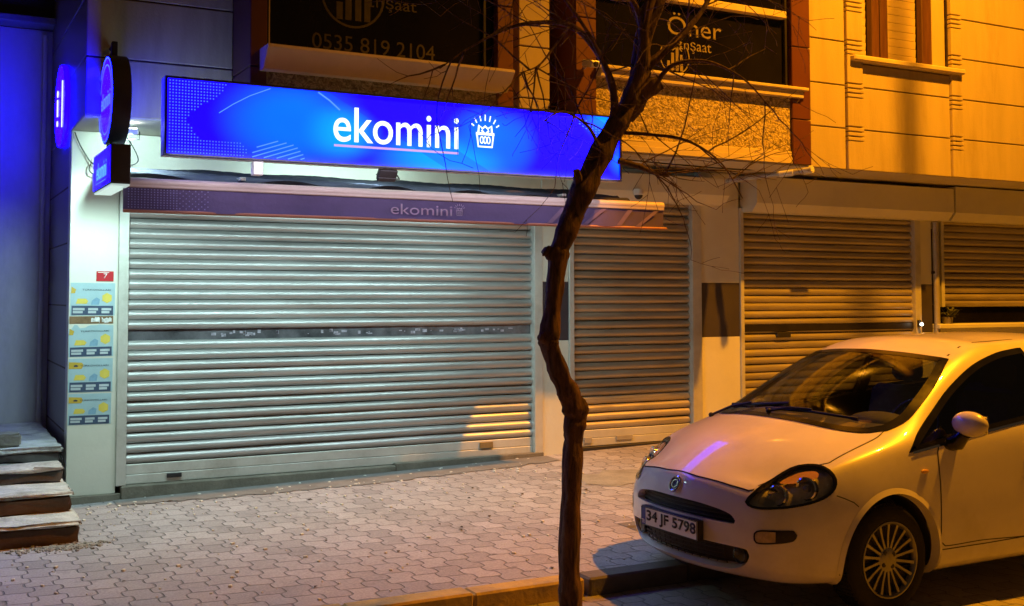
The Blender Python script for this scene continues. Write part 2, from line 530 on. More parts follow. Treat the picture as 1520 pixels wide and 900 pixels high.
    def cut(pr, poly, cond=lambda v: True, marg=0):
        pl = inset(poly, marg) if marg else poly
        x0, x1 = min(p.x for p in pl), max(p.x for p in pl); y0, y1 = min(p.y for p in pl), max(p.y for p in pl)
        hitv = set()
        for v in bm.verts:
            q = pr.to2(v.co)
            if x0 <= q.x <= x1 and y0 <= q.y <= y1 and v.normal.dot(pr.d) > .12 and cond(v) and inside(q, pl): hitv.add(v)
        for f in bm.faces:
            if all(v in hitv for v in f.verts): kill.add(f)
    cut(TOP, wind, lambda v: v.co.z > .9)
    for s_, pr in ((1, SIDE), (-1, SIDE2)):
        fl = (lambda P: P) if s_ > 0 else (lambda P: [Vector((-p.x, p.y)) for p in P])
        for P in (sidew, sider): cut(pr, fl(P), lambda v: v.co.z > .8)
    cut(HL, hl[1]); cut(HR, hl[-1]); cut(FRONT, mouth); cut(FRONT, low)
    for f in bm.faces:       # wheel arches and the open underside
        c = f.calc_center_median()
        if abs(c.y) > .45:
            for xc in (.866, 3.376):
                if ((c.x-xc)/.335)**2+((c.z-.30)/.362)**2 < 1: kill.add(f)
    bmesh.ops.delete(bm, geom=list(kill), context='FACES')
    bm.to_mesh(body)
    inner = bm.copy(); bm.free()
    finish(body, 'body', paint, root, 50)
    bmesh.ops.reverse_faces(inner, faces=inner.faces[:])
    for v in inner.verts: v.co += v.normal*.022
    ime = bpy.data.meshes.new('inner_shell'); inner.to_mesh(ime); inner.free()
    finish(ime, 'inner_shell', trim, root, 50)

    # --- bonnet, doors, glass
    bon = panel('bonnet', TOP, inset(hood, .003), .0025, paint, root)
    ring('panel_gap', TOP, hood, .0025, .0025, .0012, gapm, bon)
    ws = panel('windscreen', TOP, wind, .003, wglass, root)
    ring('windscreen_seal', TOP, wind, .045, .006, .005, gloss, ws)
    for s_, pr in ((1, SIDE), (-1, SIDE2)):
        fl = (lambda P: P) if s_ > 0 else (lambda P: [Vector((-p.x, p.y)) for p in P])
        for nm, dp, wp in (('door', door, sidew), ('door', rdoor, sider)):
            d = panel(nm, pr, fl(inset(dp, .003)), .0025, paint, root)
            ring('panel_gap', pr, fl(dp), .0035, .0035, .0012, gapm, d)
            w = panel('window', pr, fl(wp), .001, sglass, d)
            ring('window_seal', pr, fl(wp), .022, .010, .004, gloss, d)
            hx = 2.06 if dp is door else 2.92
            h = MB(); p = pr.hit((fl([Vector(SIDE.to2((hx, 0, .86)))])[0]), .02)
            h.box(p.x-.11, p.x+.11, p.y-.022, p.y+.022, p.z-.022, p.z+.022, .012)
            fin(h, 'handle', paint, d)
        # sill moulding line, beltline strip, arch lips
        sd = [Vector(SIDE.to2((x, 0, z))) for x, z in ((1.23, .325), (1.6, .325), (2.3, .335), (3.0, .37))]
        strip('sill_line', pr, [(fl(sd), .006)], .001, gapm, root)
        belt = [Vector(SIDE.to2((x, 0, z))) for x, z in ((1.03, .868), (1.2, .893), (1.365, .915), (1.669, .955), (2.0, .99), (2.28, 1.025), (3.1, 1.09))]
        strip('belt_strip', pr, [(fl(belt), .014)], .006, chrome, root)
        for nm in ('f', 'r'):
            A = [Vector(SIDE.to2((p.x, 0, p.y))) for p in arch[nm]]
            b = MB(); xc = .866 if nm == 'f' else 3.376
            R0, R1, R2 = [], [], []
            for p in arch[nm]:
                dx, dz = p.x-xc, p.y-.30
                def H(k, off):
                    q = Vector(SIDE.to2((xc+dx*k, 0, max(.19, .30+dz*k))))
                    return pr.hit(fl([q])[0], off)
                o = H(1.085, .0015); m_ = H(1.0, .010)
                R0.append(b.bm.verts.new(o)); R1.append(b.bm.verts.new(m_))
                R2.append(b.bm.verts.new((m_.x-dx*.03, m_.y-s_*.05, m_.z-dz*.03)))
            for i in range(len(R0)-1):
                b.bm.faces.new((R0[i], R1[i], R1[i+1], R0[i+1])); b.bm.faces.new((R1[i], R2[i], R2[i+1], R1[i+1]))
            b.bm.normal_update()
            if sum(f.normal.y*s_*f.calc_area() for f in b.bm.faces) < 0: bmesh.ops.reverse_faces(b.bm, faces=b.bm.faces[:])
            fin(b, 'arch_lip', paint, root, 60)
            b = MB()     # dark liner behind the wheel
            prof = [(.352, -.03), (.365, -.10), (.365, -.36), (.02, -.36)]
            b.lathe(prof, Matrix.Translation((xc, s_*.80, .30)) @ Matrix.Rotation(R(-90*s_), 4, 'X') , 36)
            for v in list(b.bm.verts):
                if v.co.z < .25: v.co.z = .25
            fin(b, 'wheel_well', trim, root, 40)
        bl = [Vector(SIDE.to2((x, 0, z))) for x, z in ((.50, .672), (.54, .657), (.592, .634), (.62, .61))]
        strip('bumper_line', pr, [(fl(bl), .006)], .001, gapm, root)
        # repeater
        p = pr.hit(fl([Vector(SIDE.to2((1.10, 0, .765)))])[0], .004)
        b = MB(); b.ball(p, 1, (.03, .008, .012)); fin(b, 'side_repeater', amber, root)
        # mirror
        def fold(b):       # the mirror on the kerb side is folded back against the window
            if s_ < 0: bmesh.ops.transform(b.bm, matrix=Matrix.Translation((1.33, -.845, 0)) @ Matrix.Rotation(R(74), 4, 'Z') @ Matrix.Translation((-1.33, .845, -.075)), verts=b.bm.verts)
            return b
        b = MB(); b.ball((1.345, s_*.935, 1.022), 1, (.060, .110, .070), 24, 16)
        for v in b.bm.verts:
            if v.co.x > 1.375: v.co.x = 1.375
        mr = fin(fold(b), 'mirror', paint, root)
        b = MB(); b.tube([(1.335, s_*.80, .905), (1.335, s_*.86, .915), (1.34, s_*.90, .965)], [.05, .046, .035], 14)
        b.ball((1.33, s_*.812, .89), 1, (.075, .02, .045)); fin(b, 'mirror_arm', gloss, mr)
        b = MB(); b.box(1.372, 1.379, s_*.935-.09, s_*.935+.09, .972, 1.07, .003); fin(fold(b), 'mirror_glass', chrome, mr)
        # roof channel
        rc = [(1.70, .505), (1.85, .47), (2.0, .45), (2.35, .44), (2.9, .43), (3.3, .42)]
        strip('roof_channel', TOP, [([Vector(TOP.to2((x, s_*y, 0))) for x, y in rc], .012)], .0012, gapm, root)

    # --- wheels
    for xc in (.866, 3.376):
        for s_ in (1, -1):
            w = bpy.data.objects.new('wheel', None); COL.objects.link(w); w.parent = root
            w.location = (xc, -s_*.70, .30)
            if s_ < 0: w.rotation_euler = (0, 0, math.pi)
            # local: axle along -Y (outwards)
            ax = Matrix.Rotation(R(90), 4, 'X')
            b = MB()
            b.lathe([(.195, -.09), (.25, -.10), (.283, -.085), (.296, -.05), (.297, .05), (.285, .083), (.262, .098), (.232, .103), (.212, .098), (.205, .085)], ax, 64)
            for k in range(72):     # tread blocks
                a = 2*math.pi*k/72
                t = bmesh.new(); bmesh.ops.create_cube(t, size=1)
                bmesh.ops.transform(t, matrix=ax @ Matrix.Rotation(a, 4, 'Z') @ Matrix.Translation((.296, 0, 0)) @ Matrix.Diagonal((.008, .018, .13, 1)), verts=t.verts); b.add(t)
            b.build('tyre', rubber, w, 40)
            b = MB(); b.lathe([(.207, .085), (.206, .098), (.198, .099), (.190, .090), (.186, .070)], ax, 64)
            b.lathe([(.0, .089), (.030, .088), (.055, .083), (.068, .078), (.070, .06)], ax, 40)
            for k in range(18):
                a = 2*math.pi*(k+.5)/18
                def sp(r, wd, h0, h1):
                    return [(r, -wd, h0), (r, wd, h0), (r, wd, h1), (r, -wd, h1)]
                Ma = ax @ Matrix.Rotation(a, 4, 'Z')
                r0 = [b.bm.verts.new(Ma @ Vector(p)) for p in sp(.060, .0075, .06, .080)]
                r1 = [b.bm.verts.new(Ma @ Vector(p)) for p in sp(.13, .0062, .062, .083)]
                r2 = [b.bm.verts.new(Ma @ Vector(p)) for p in sp(.194, .0088, .07, .091)]
                for A, B in ((r0, r1), (r1, r2)):
                    for q in range(4): b.bm.faces.new((A[q], A[(q+1) % 4], B[(q+1) % 4], B[q]))
            b.bm.normal_update(); bmesh.ops.recalc_face_normals(b.bm, faces=b.bm.faces[:])
            rim = b.build('rim', silver, w, 40)
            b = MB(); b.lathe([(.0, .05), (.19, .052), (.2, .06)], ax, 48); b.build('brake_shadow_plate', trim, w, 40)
            for k in range(4):
                a = 2*math.pi*k/4+.6
                b = MB(); b.lathe([(.013, .078), (.013, .0865), (.0, .0865)], ax @ Matrix.Translation((.045*math.cos(a), .045*math.sin(a), 0)), 10); b.build('wheel_bolt', black, w)

    # --- front end: grilles, plate, badge, lamps
    def rec(name, poly, depth, m):
        pl = inset(poly, -.012)
        return panel(name, FRONT, pl, -depth, m, root, .03)
    up = rec('upper_grille', mouth, .05, black)
    ring('grille_lip', FRONT, mouth, .004, .014, .0015, paint, up, drop=.045)
    b = MB()
    for z in (.525, .548, .568):
        L = []
        for i in range(21):
            y = -.40+.04*i
            L.append(FRONT.hit(FRONT.to2((0, y, z)), -.030))
        b.tube(L, .0045, 6)
    fin(b, 'grille_bar', black, up)
    lo = rec('lower_grille', low, .06, black)
    ring('grille_lip', FRONT, low, .004, .014, .0015, paint, lo, drop=.055)
    b = MB()
    for z in (.275, .30, .325, .35, .372):
        L = [FRONT.hit(FRONT.to2((0, -.36+.036*i, z)), -.03) for i in range(21)]
        b.tube(L, .0042, 6)
    for i in range(13):
        y = -.36+.06*i
        b.tube([FRONT.hit(FRONT.to2((0, y, z)), -.035) for z in (.256, .30, .34, .39)], .0035, 6)
    fin(b, 'grille_bar', black, lo)
    for s_ in (1, -1):
        p = FRONT.hit(FRONT.to2((0, s_*.455, .33)), -.03)
        ax = Matrix.Translation(p) @ Matrix.Rotation(R(-12*s_), 4, 'Z') @ Matrix.Rotation(R(-90), 4, 'Y')
        b = MB(); b.lathe([(.048, -.02), (.047, .006), (.038, .010)], ax, 28); fg = fin(b, 'fog_lamp', gloss, root)
        b = MB(); b.lathe([(.0, -.018), (.02, -.012), (.036, .004)], ax, 28); fin(b, 'reflector', black, fg)
        b = MB(); b.lathe([(.038, .008), (.02, .013), (.0, .015)], ax, 28); fin(b, 'lamp_glass', lens, fg)
        # bumper side lamp: clear half and dark half
        SL = Proj((-.72, .69*s_, .05))
        sl3 = [(.134, .55, .468), (.150, .574, .484), (.21, .645, .489), (.273, .691, .490), (.284, .699, .472), (.270, .690, .444), (.205, .645, .428), (.138, .557, .421)]
        if s_ < 0: sl3 = mir(sl3)
        sl = dens(two(SL, sl3), step=.012)
        a = panel('bumper_lamp', SL, sl, .002, amber, root, .015)
        a.data.materials[0] = mat('bumper_lamp_lens', (.50, .36, .20), rough=.15, var=.5, scale=14, bump=.3, bscale=300, coat=.6)
        ring('lamp_edge', SL, sl, .004, .004, .004, gloss, a)
        mid = [q for q in sl]
        cx_ = sum(q.x for q in sl)/len(sl)
        half = [q for q in sl if (q.x-cx_)*s_*SGN > -.005]
        if len(half) > 3: panel('dark_lens', SL, half, .0035, gloss, a, .015)
        # headlamp
        pr = HL if s_ > 0 else HR
        P = hl[s_]
        h = panel('headlight', pr, inset(P, -.004), -.032, lampback, root, .03)
        ring('lamp_edge', pr, P, .009, .004, .004, gloss, h, drop=.022)
        def bowl(x, y, z, r, dp, m, nm, prof=None):
            p = pr.hit(pr.to2((x, y*s_, z)), -.012)
            dirn = Vector((-.93, .30*s_, .12)).normalized()
            q = Vector((0, 0, 1)).rotation_difference(dirn).to_matrix().to_4x4()
            b = MB(); b.lathe(prof or [(.0, -dp), (r*.4, -dp*.85), (r*.8, -dp*.35), (r, 0), (r*1.12, -.004), (r*1.12, -.03)], Matrix.Translation(p) @ q, 28)
            fin(b, nm, m, h, 50)
        bowl(.24, .60, .672, .050, .04, chrome, 'reflector')
        bowl(.24, .60, .672, .022, .0, lens, 'bulb_shield', [(.0, .006), (.018, .002), (.026, -.012), (.026, -.03)])
        bowl(.37, .68, .705, .055, .045, chrome, 'reflector')
        bowl(.37, .68, .705, .018, .0, silver, 'bulb_shield', [(.0, .0), (.016, -.004), (.02, -.03)])
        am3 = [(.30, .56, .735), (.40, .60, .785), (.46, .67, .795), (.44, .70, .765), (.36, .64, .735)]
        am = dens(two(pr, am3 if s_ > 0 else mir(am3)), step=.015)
        panel('indicator_and_reflection', pr, am, -.010, amber, h, .02)  # amber indicator, enlarged and lightened to include a painted orange reflection
        ch3 = [(.17, .52, .625), (.20, .535, .665), (.23, .60, .635), (.20, .58, .612)]
        panel('chrome_trim', pr, dens(two(pr, ch3 if s_ > 0 else mir(ch3)), step=.015), -.03, silver, h, .02)
        panel('lamp_glass', pr, P, .0015, lens, h, .02)
    # plate
    x0 = min(FRONT.hit(FRONT.to2((0, y, .44)), 0).x for y in (-.2, 0, .2))-.012
    b = MB(); b.box(x0-.004, x0+.035, -.262, .262, .380, .496, .004); pb = fin(b, 'plate_holder', black, root)
    b = MB(); b.box(x0-.007, x0-.0035, -.257, .257, .385, .491, .002); pl = fin(b, 'number_plate', platem, root)
    place = lambda u, v, o: (x0-.0072-o, u, v)
    b = MB(); b.box(x0-.0082, x0-.0065, -.256, -.216, .386, .490, 0); fin(b, 'country_band', blueb, pl)
    def ptext(s, u0, u1, v0, v1, m, bold=.0):
        o = text('lettering', s, u0, u1, v0, v1, 0, m, pl, .0006, bold, place=lambda u, v, q: (x0-.0085-q, u, v))
        o.data.transform(FLIP); o.data.flip_normals()
    ptext('TR', -.252, -.222, .395, .418, platem)
    ptext('34 JF 5798', -.204, .247, .399, .478, ink, .028)
    b = MB()
    for bx in ((-.257, .257, .385, .389), (-.257, .257, .487, .491), (-.257, -.253, .389, .487), (.253, .257, .389, .487)):
        b.box(x0-.0088, x0-.0072, bx[0], bx[1], bx[2], bx[3], 0)
    fin(b, 'plate_border', ink, pl)
    # badge
    p = FRONT.hit(FRONT.to2((0, .0, .652)), .004); nrm = Vector((-.88, 0, .47))
    q = Vector((0, 0, 1)).rotation_difference(nrm).to_matrix().to_4x4(); Mx = Matrix.Translation(p) @ q
    b = MB(); b.lathe([(.050, -.004), (.049, .006), (.042, .009), (.036, .006), (.035, .0)], Mx, 36); bd = fin(b, 'badge', chrome, root)
    b = MB(); b.lathe([(.036, .003), (.0, .005)], Mx, 30); fin(b, 'badge_disc', mat('badge_blue', (.05, .05, .10), rough=.2, metal=.3, bump=0), bd)
    b = MB(); b.lathe([(.026, .005), (.026, .008), (.020, .008), (.020, .005)], Mx, 30); fin(b, 'badge_ring', chrome, bd)

    # --- wipers
    for pts, ang in (([(.955, .50), (.88, .22), (.835, -.12)], 1), ([(.93, -.02), (.90, -.32), (.985, -.60)], 2)):
        b = MB()
        L = [TOP.hit(TOP.to2((x, y, 0)), .014) for x, y in pts]
        b.tube([L[0]+(L[1]-L[0])*t for t in (0, .5, 1)]+[L[1]+(L[2]-L[1])*t for t in (.5, 1)], .009, 8)
        pv = TOP.hit(TOP.to2((.80 if ang == 1 else .80, pts[1][1]-.28, 0)), .012)
        wp = fin(b, 'wiper', black, root)
        b = MB(); b.tube([L[1]+Vector((0, 0, .012)), (L[1]+pv)/2+Vector((0, 0, .022)), pv], .008, 8); b.ball(pv, .017)
        fin(b, 'wiper_arm', black, wp)
    b = MB()
    b.tube([(3.25, 0, 1.47), (3.40, 0, 1.70)], [.006, .002], 6); fin(b, 'aerial', black, root)

    # --- cabin
    b = MB(); b.box(.95, 3.6, -.70, .70, .22, .42, .02); fin(b, 'cabin_floor', trim, root)
    b = MB()
    b.prism([(.90, .92), (1.05, .985), (1.30, .985), (1.40, .93), (1.42, .72), (1.30, .5), (.9, .5)], 'Y', -.60, .60)
    b.ball((1.28, .36, .985), 1, (.14, .20, .055)); ds = fin(b, 'dashboard', trim, root)
    b = MB(); b.lathe([(.185+.014*math.cos(t), .014*math.sin(t)) for t in [2*math.pi*i/10 for i in range(11)]], Matrix.Translation((1.56, .36, .93)) @ Matrix.Rotation(R(-65), 4, 'Y'), 32)
    b.box(1.55, 1.58, .19, .53, .915, .945, .01); b.ball((1.55, .36, .93), .05)
    b.tube([(1.55, .36, .93), (1.35, .36, .86)], .03, 8)
    fin(b, 'steering_wheel', black, root)
    for s_ in (1, -1):
        b = MB()
        b.box(1.75, 2.25, s_*.36-.24, s_*.36+.24, .42, .60, .05)
        b.box(2.14, 2.28, s_*.36-.23, s_*.36+.23, .55, 1.12, .05, Matrix.Rotation(R(14), 4, 'Y'))
        st_ = fin(b, 'seat', seatm, root)
        b = MB(); b.box(2.30, 2.39, s_*.36-.13, s_*.36+.13, 1.14, 1.32, .04); fin(b, 'headrest', seatm, st_)
    b = MB(); b.box(2.85, 3.3, -.62, .62, .42, .62, .05); b.box(3.20, 3.36, -.62, .62, .55, 1.08, .05); fin(b, 'rear_seat', seatm, root)
    b = MB(); b.box(1.70, 1.73, -.11, .11, 1.27, 1.33, .012); fin(b, 'rear_view_mirror', black, root)
    # tail: rear window, lamps, rear plate
    RE = Proj((.75, 0, .66)); BK = Proj((1, 0, 0))
    rw3 = [(3.62, -.46, 1.36), (3.62, .46, 1.36), (3.93, .52, 1.08), (3.93, -.52, 1.08)]
    rw = dens(two(RE, rw3), corners=(0, 1, 2, 3), step=.04)
    panel('rear_window', RE, rw, .003, gloss, root, .04)
    red = mat('tail_lens', (.35, .01, .01), rough=.15, var=.2, bump=0, coat=.6)
    for s_ in (1, -1):
        tl = dens(two(BK, [(0, s_*.52, 1.03), (0, s_*.64, 1.03), (0, s_*.66, .72), (0, s_*.57, .72)]), step=.03)
        panel('tail_light', BK, tl, .003, red, root, .03)
    return root
build_car()
# ------------------------------------------------------------------ materials of the place
beige = mat('facade_paint', (.47, .385, .24), rough=.75, var=.09, scale=1.6, bump=.2, bscale=45, dirt=(.25, .185, .105), dirt_amt=.6, spec=.2, stretch=(2.2, 2.2, .35))
beige_dark = mat('groove_wall', (.16, .13, .09), rough=.9, var=.2, bump=.2)
sidegrey = mat('side_cladding', (.20, .18, .20), rough=.35, var=.2, scale=2, bump=.06)
pillarm = mat('pillar_paint', (.68, .68, .60), rough=.55, var=.06, scale=1.6, bump=.1, bscale=40, dirt=(.42, .40, .33), dirt_amt=.35)
bandm = mat('pillar_band_paint', (.048, .040, .052), rough=.6, var=.2, scale=3, bump=.1)
soffitm = mat('soffit_paint', (.50, .46, .38), rough=.8, var=.12, scale=.9, bump=.1, dirt=(.28, .24, .18), dirt_amt=.6)
concrete = mat('concrete', (.20, .18, .145), rough=.9, var=.25, scale=5, bump=.5, bscale=40, dirt=(.10, .09, .07), dirt_amt=.7)
redbrown = mat('bay_cladding', (.115, .034, .018), rough=.45, var=.15, scale=1.5, bump=.05, dirt=(.09, .035, .02), dirt_amt=.4)
creamsill = mat('sill_stone', (.60, .49, .31), rough=.6, var=.1, scale=2, bump=.1, dirt=(.30, .25, .18), dirt_amt=.5)
film = mat('dark_window_film', (.008, .007, .006), spec=.28, rough=.10, var=.4, scale=1.2, bump=.015, bscale=3, drough=.05)
film_dark = mat('window_post', (.02, .017, .014), rough=.4, var=.3, bump=0)
gold = mat('film_lettering', (.24, .19, .12), rough=.5, var=.15, bump=0)
gold_dim = mat('dark_film_lettering', (.038, .029, .021), rough=.6, var=.5, scale=16, bump=0)  # darker, more mottled copy of the film lettering colour
wood = mat('window_wood', (.10, .042, .018), rough=.45, var=.3, scale=3, bump=.1, stretch=(8, 8, 1))
blind = mat('roller_blind', (.58, .46, .27), rough=.7, var=.08, scale=2, bump=.1, stretch=(1, 1, 6))
white = mat('white_enamel', (.70, .70, .66), rough=.4, var=.08, scale=3, bump=.05, dirt=(.35, .32, .27), dirt_amt=.4)
railw = mat('rail_aluminium', (.60, .60, .56), rough=.4, metal=.25, var=.12, scale=3, bump=.06, dirt=(.25, .22, .17), dirt_amt=.5)
dark = mat('dark_metal', (.022, .02, .022), rough=.5, var=.3, bump=.05)
black = mat('black_cable', (.012, .012, .012), rough=.6, var=.2, bump=0)
slatm = mat('shutter_slat', (.48, .48, .475), rough=.42, metal=.6, var=.2, scale=2.6, bump=.12, bscale=18, dirt=(.22, .19, .16), dirt_amt=.6, stretch=(.35, 1, 3.2), drough=.12)
slat2 = mat('lamp_tinted_slat', (.46, .41, .33), rough=.42, metal=.5, var=.22, scale=2.6, bump=.12, bscale=18, dirt=(.17, .13, .09), dirt_amt=.7, stretch=(.35, 1, 3.2), drough=.12)  # same kind of slat, orange lamplight mixed into its colour
clearm = mat('clear_slat', (.11, .11, .125), rough=.12, var=.6, scale=5, bump=.3, bscale=9)
pipe_m = mat('grey_pipe', (.42, .40, .36), rough=.4, metal=.3, var=.2, bump=.05)
plinthm = concrete

def roughstone():
    m, nt, b = nodes('rough_stone_cladding')
    tc = N(nt, 'ShaderNodeTexCoord')
    v = N(nt, 'ShaderNodeTexVoronoi', i_Scale=36); v.distance = 'CHEBYCHEV'
    mp = N(nt, 'ShaderNodeMapping'); mp.inputs['Scale'].default_value = (1, 1, 1.5)
    n0 = N(nt, 'ShaderNodeTexNoise', i_Scale=14, i_Detail=5)
    nt.links.new(tc.outputs['Object'], n0.inputs['Vector'])
    nt.links.new(mixcol(nt, .12, tc.outputs['Object'], n0.outputs[1]), mp.inputs['Vector'])
    nt.links.new(mp.outputs[0], v.inputs['Vector'])
    r = N(nt, 'ShaderNodeValToRGB')
    r.color_ramp.elements[0].color = (.68, .54, .30, 1); r.color_ramp.elements[1].color = (.16, .12, .065, 1)
    r.color_ramp.elements[0].position = .15; r.color_ramp.elements[1].position = .75
    nt.links.new(v.outputs['Distance'], r.inputs[0])
    n2 = N(nt, 'ShaderNodeTexNoise', i_Scale=50, i_Detail=6); nt.links.new(tc.outputs['Object'], n2.inputs['Vector'])
    nt.links.new(mixcol(nt, .5, r.outputs[0], n2.outputs[0], 'OVERLAY'), b.inputs['Base Color'])
    h = math_(nt, 'SUBTRACT', n2.outputs[0], v.outputs['Distance'])
    bp = N(nt, 'ShaderNodeBump', i_Strength=.8, i_Distance=.02); nt.links.new(h, bp.inputs['Height']); nt.links.new(bp.outputs[0], b.inputs['Normal'])
    b.inputs['Roughness'].default_value = .85
    return m
stone = roughstone()

def paver_mat(name, cols, rotate=0, lu=.235, lv=.165):
    """interlocking wavy-edged concrete blocks: brick grid whose joints are bent by sine waves, dirt and wear on top"""
    m, nt, b = nodes(name)
    tc = N(nt, 'ShaderNodeTexCoord')
    mp = N(nt, 'ShaderNodeMapping'); mp.inputs['Rotation'].default_value = (0, 0, rotate)
    nt.links.new(tc.outputs['Object'], mp.inputs['Vector'])
    sp = N(nt, 'ShaderNodeSeparateXYZ'); nt.links.new(mp.outputs[0], sp.inputs[0])
    x, y = sp.outputs[0], sp.outputs[1]
    # wobble of single blocks
    nz = N(nt, 'ShaderNodeTexNoise', i_Scale=2.2, i_Detail=2); nt.links.new(mp.outputs[0], nz.inputs['Vector'])
    sn = N(nt, 'ShaderNodeSeparateColor'); nt.links.new(nz.outputs[1], sn.inputs[0])
    x = math_(nt, 'MULTIPLY_ADD', sn.outputs[0], .03, x); y = math_(nt, 'MULTIPLY_ADD', sn.outputs[1], .03, y)
    # stepped S edge along v
    wy = math_(nt, 'SINE', math_(nt, 'MULTIPLY', y, 2*math.pi/lv))
    wy = math_(nt, 'MULTIPLY', math_(nt, 'TANH', math_(nt, 'MULTIPLY', wy, 2.2)), .004)
    xx = math_(nt, 'ADD', x, wy)
    wx = math_(nt, 'SINE', math_(nt, 'MULTIPLY', x, 2*math.pi/lu))
    wx = math_(nt, 'MULTIPLY', math_(nt, 'TANH', math_(nt, 'MULTIPLY', wx, 2.6)), .021)
    yy = math_(nt, 'ADD', y, wx)
    u = math_(nt, 'DIVIDE', xx, lu); v = math_(nt, 'DIVIDE', yy, lv)
    row = math_(nt, 'FLOOR', v)
    u = math_(nt, 'MULTIPLY_ADD', math_(nt, 'MODULO', row, 2), .5, u)
    def edge(t, w):
        f = math_(nt, 'FRACT', t); d = math_(nt, 'MINIMUM', f, math_(nt, 'SUBTRACT', 1, f))
        return math_(nt, 'MULTIPLY', d, w)
    d = math_(nt, 'MINIMUM', edge(u, lu), edge(v, lv))
    jn = N(nt, 'ShaderNodeTexNoise', i_Scale=9, i_Detail=4); nt.links.new(mp.outputs[0], jn.inputs['Vector'])
    jw = N(nt, 'ShaderNodeMapRange'); jw.inputs[1].default_value = .35; jw.inputs[2].default_value = .7; jw.inputs[3].default_value = .0008; jw.inputs[4].default_value = .0045
    nt.links.new(jn.outputs[0], jw.inputs[0])
    joint = N(nt, 'ShaderNodeMapRange'); joint.interpolation_type = 'SMOOTHSTEP'
    nt.links.new(d, joint.inputs[0]); nt.links.new(jw.outputs[0], joint.inputs[1])
    nt.links.new(math_(nt, 'ADD', jw.outputs[0], .006), joint.inputs[2])     # 0 in the joint, 1 on the block
    cid = N(nt, 'ShaderNodeCombineXYZ'); nt.links.new(math_(nt, 'FLOOR', u), cid.inputs[0]); nt.links.new(row, cid.inputs[1])
    wn = N(nt, 'ShaderNodeTexWhiteNoise'); nt.links.new(cid.outputs[0], wn.inputs['Vector'])
    r = N(nt, 'ShaderNodeValToRGB'); r.color_ramp.elements[0].color = c4(cols[0]); r.color_ramp.elements[1].color = c4(cols[1])
    nt.links.new(wn.outputs['Value'], r.inputs[0])
    big = N(nt, 'ShaderNodeTexNoise', i_Scale=.9, i_Detail=9, i_Roughness=.7); nt.links.new(tc.outputs['Object'], big.inputs['Vector'])
    fine = N(nt, 'ShaderNodeTexNoise', i_Scale=70, i_Detail=5); nt.links.new(tc.outputs['Object'], fine.inputs['Vector'])
    bf = N(nt, 'ShaderNodeMapRange'); bf.inputs[1].default_value = .42; bf.inputs[2].default_value = .68; bf.inputs[4].default_value = .7
    nt.links.new(big.outputs[0], bf.inputs[0])
    col = mixcol(nt, bf.outputs[0], r.outputs[0], cols[2])
    st_ = N(nt, 'ShaderNodeTexNoise', i_Scale=2.7, i_Detail=10, i_Roughness=.75); nt.links.new(tc.outputs['Object'], st_.inputs['Vector'])
    sf = N(nt, 'ShaderNodeMapRange'); sf.inputs[1].default_value = .55; sf.inputs[2].default_value = .75; sf.inputs[4].default_value = .65
    nt.links.new(st_.outputs[0], sf.inputs[0])
    col = mixcol(nt, sf.outputs[0], col, [q*.42 for q in cols[0]])
    lt = N(nt, 'ShaderNodeMapRange'); lt.inputs[1].default_value = .44; lt.inputs[2].default_value = .30; lt.inputs[4].default_value = .45
    nt.links.new(st_.outputs[0], lt.inputs[0])
    col = mixcol(nt, lt.outputs[0], col, [q*1.3 for q in cols[1]])
    col = mixcol(nt, .45, col, fine.outputs[0], 'OVERLAY')
    gv = N(nt, 'ShaderNodeTexVoronoi', i_Scale=3.2); nt.links.new(tc.outputs['Object'], gv.inputs['Vector'])
    gm = N(nt, 'ShaderNodeMapRange'); gm.inputs[1].default_value = .075; gm.inputs[2].default_value = .045; gm.inputs[4].default_value = .7
    nt.links.new(gv.outputs['Distance'], gm.inputs[0])
    col = mixcol(nt, gm.outputs[0], col, [q*.35 for q in cols[0]])         # trodden gum spots
    jf = N(nt, 'ShaderNodeMapRange'); jf.inputs[3].default_value = .40; jf.inputs[4].default_value = 1
    nt.links.new(joint.outputs[0], jf.inputs[0])
    col = mixcol(nt, jf.outputs[0], cols[3], col)
    nt.links.new(col, b.inputs['Base Color'])
    rg = N(nt, 'ShaderNodeMapRange'); rg.inputs[3].default_value = .55; rg.inputs[4].default_value = .85
    nt.links.new(big.outputs[0], rg.inputs[0]); nt.links.new(rg.outputs[0], b.inputs['Roughness'])
    tilt = math_(nt, 'MULTIPLY', wn.outputs['Value'], .6)
    h = math_(nt, 'ADD', math_(nt, 'MULTIPLY_ADD', joint.outputs[0], 1.0, tilt), math_(nt, 'MULTIPLY', fine.outputs[0], .25))
    bp = N(nt, 'ShaderNodeBump', i_Strength=.9, i_Distance=.008); nt.links.new(h, bp.inputs['Height']); nt.links.new(bp.outputs[0], b.inputs['Normal'])
    return m
pavem = paver_mat('pavement_blocks', [(.27, .25, .27), (.42, .392, .425), (.35, .335, .36), (.115, .106, .112)], rotate=R(90), lu=.215, lv=.155)
roadm = paver_mat('road_blocks', [(.24, .22, .20), (.32, .29, .265), (.20, .18, .17), (.06, .055, .05)], rotate=R(90), lu=.22, lv=.14)
earth = mat('ground_earth', (.06, .055, .05), rough=.95, var=.3, scale=.3, bump=.3)
kerbgrey = mat('kerb_concrete', (.13, .12, .115), rough=.85, var=.25, scale=4, bump=.5, bscale=35, dirt=(.06, .055, .05), dirt_amt=.7)
kerbyellow = mat('kerb_yellow_paint', (.52, .36, .07), rough=.7, var=.2, scale=5, bump=.4, bscale=35, dirt=(.16, .13, .09), dirt_amt=.8)

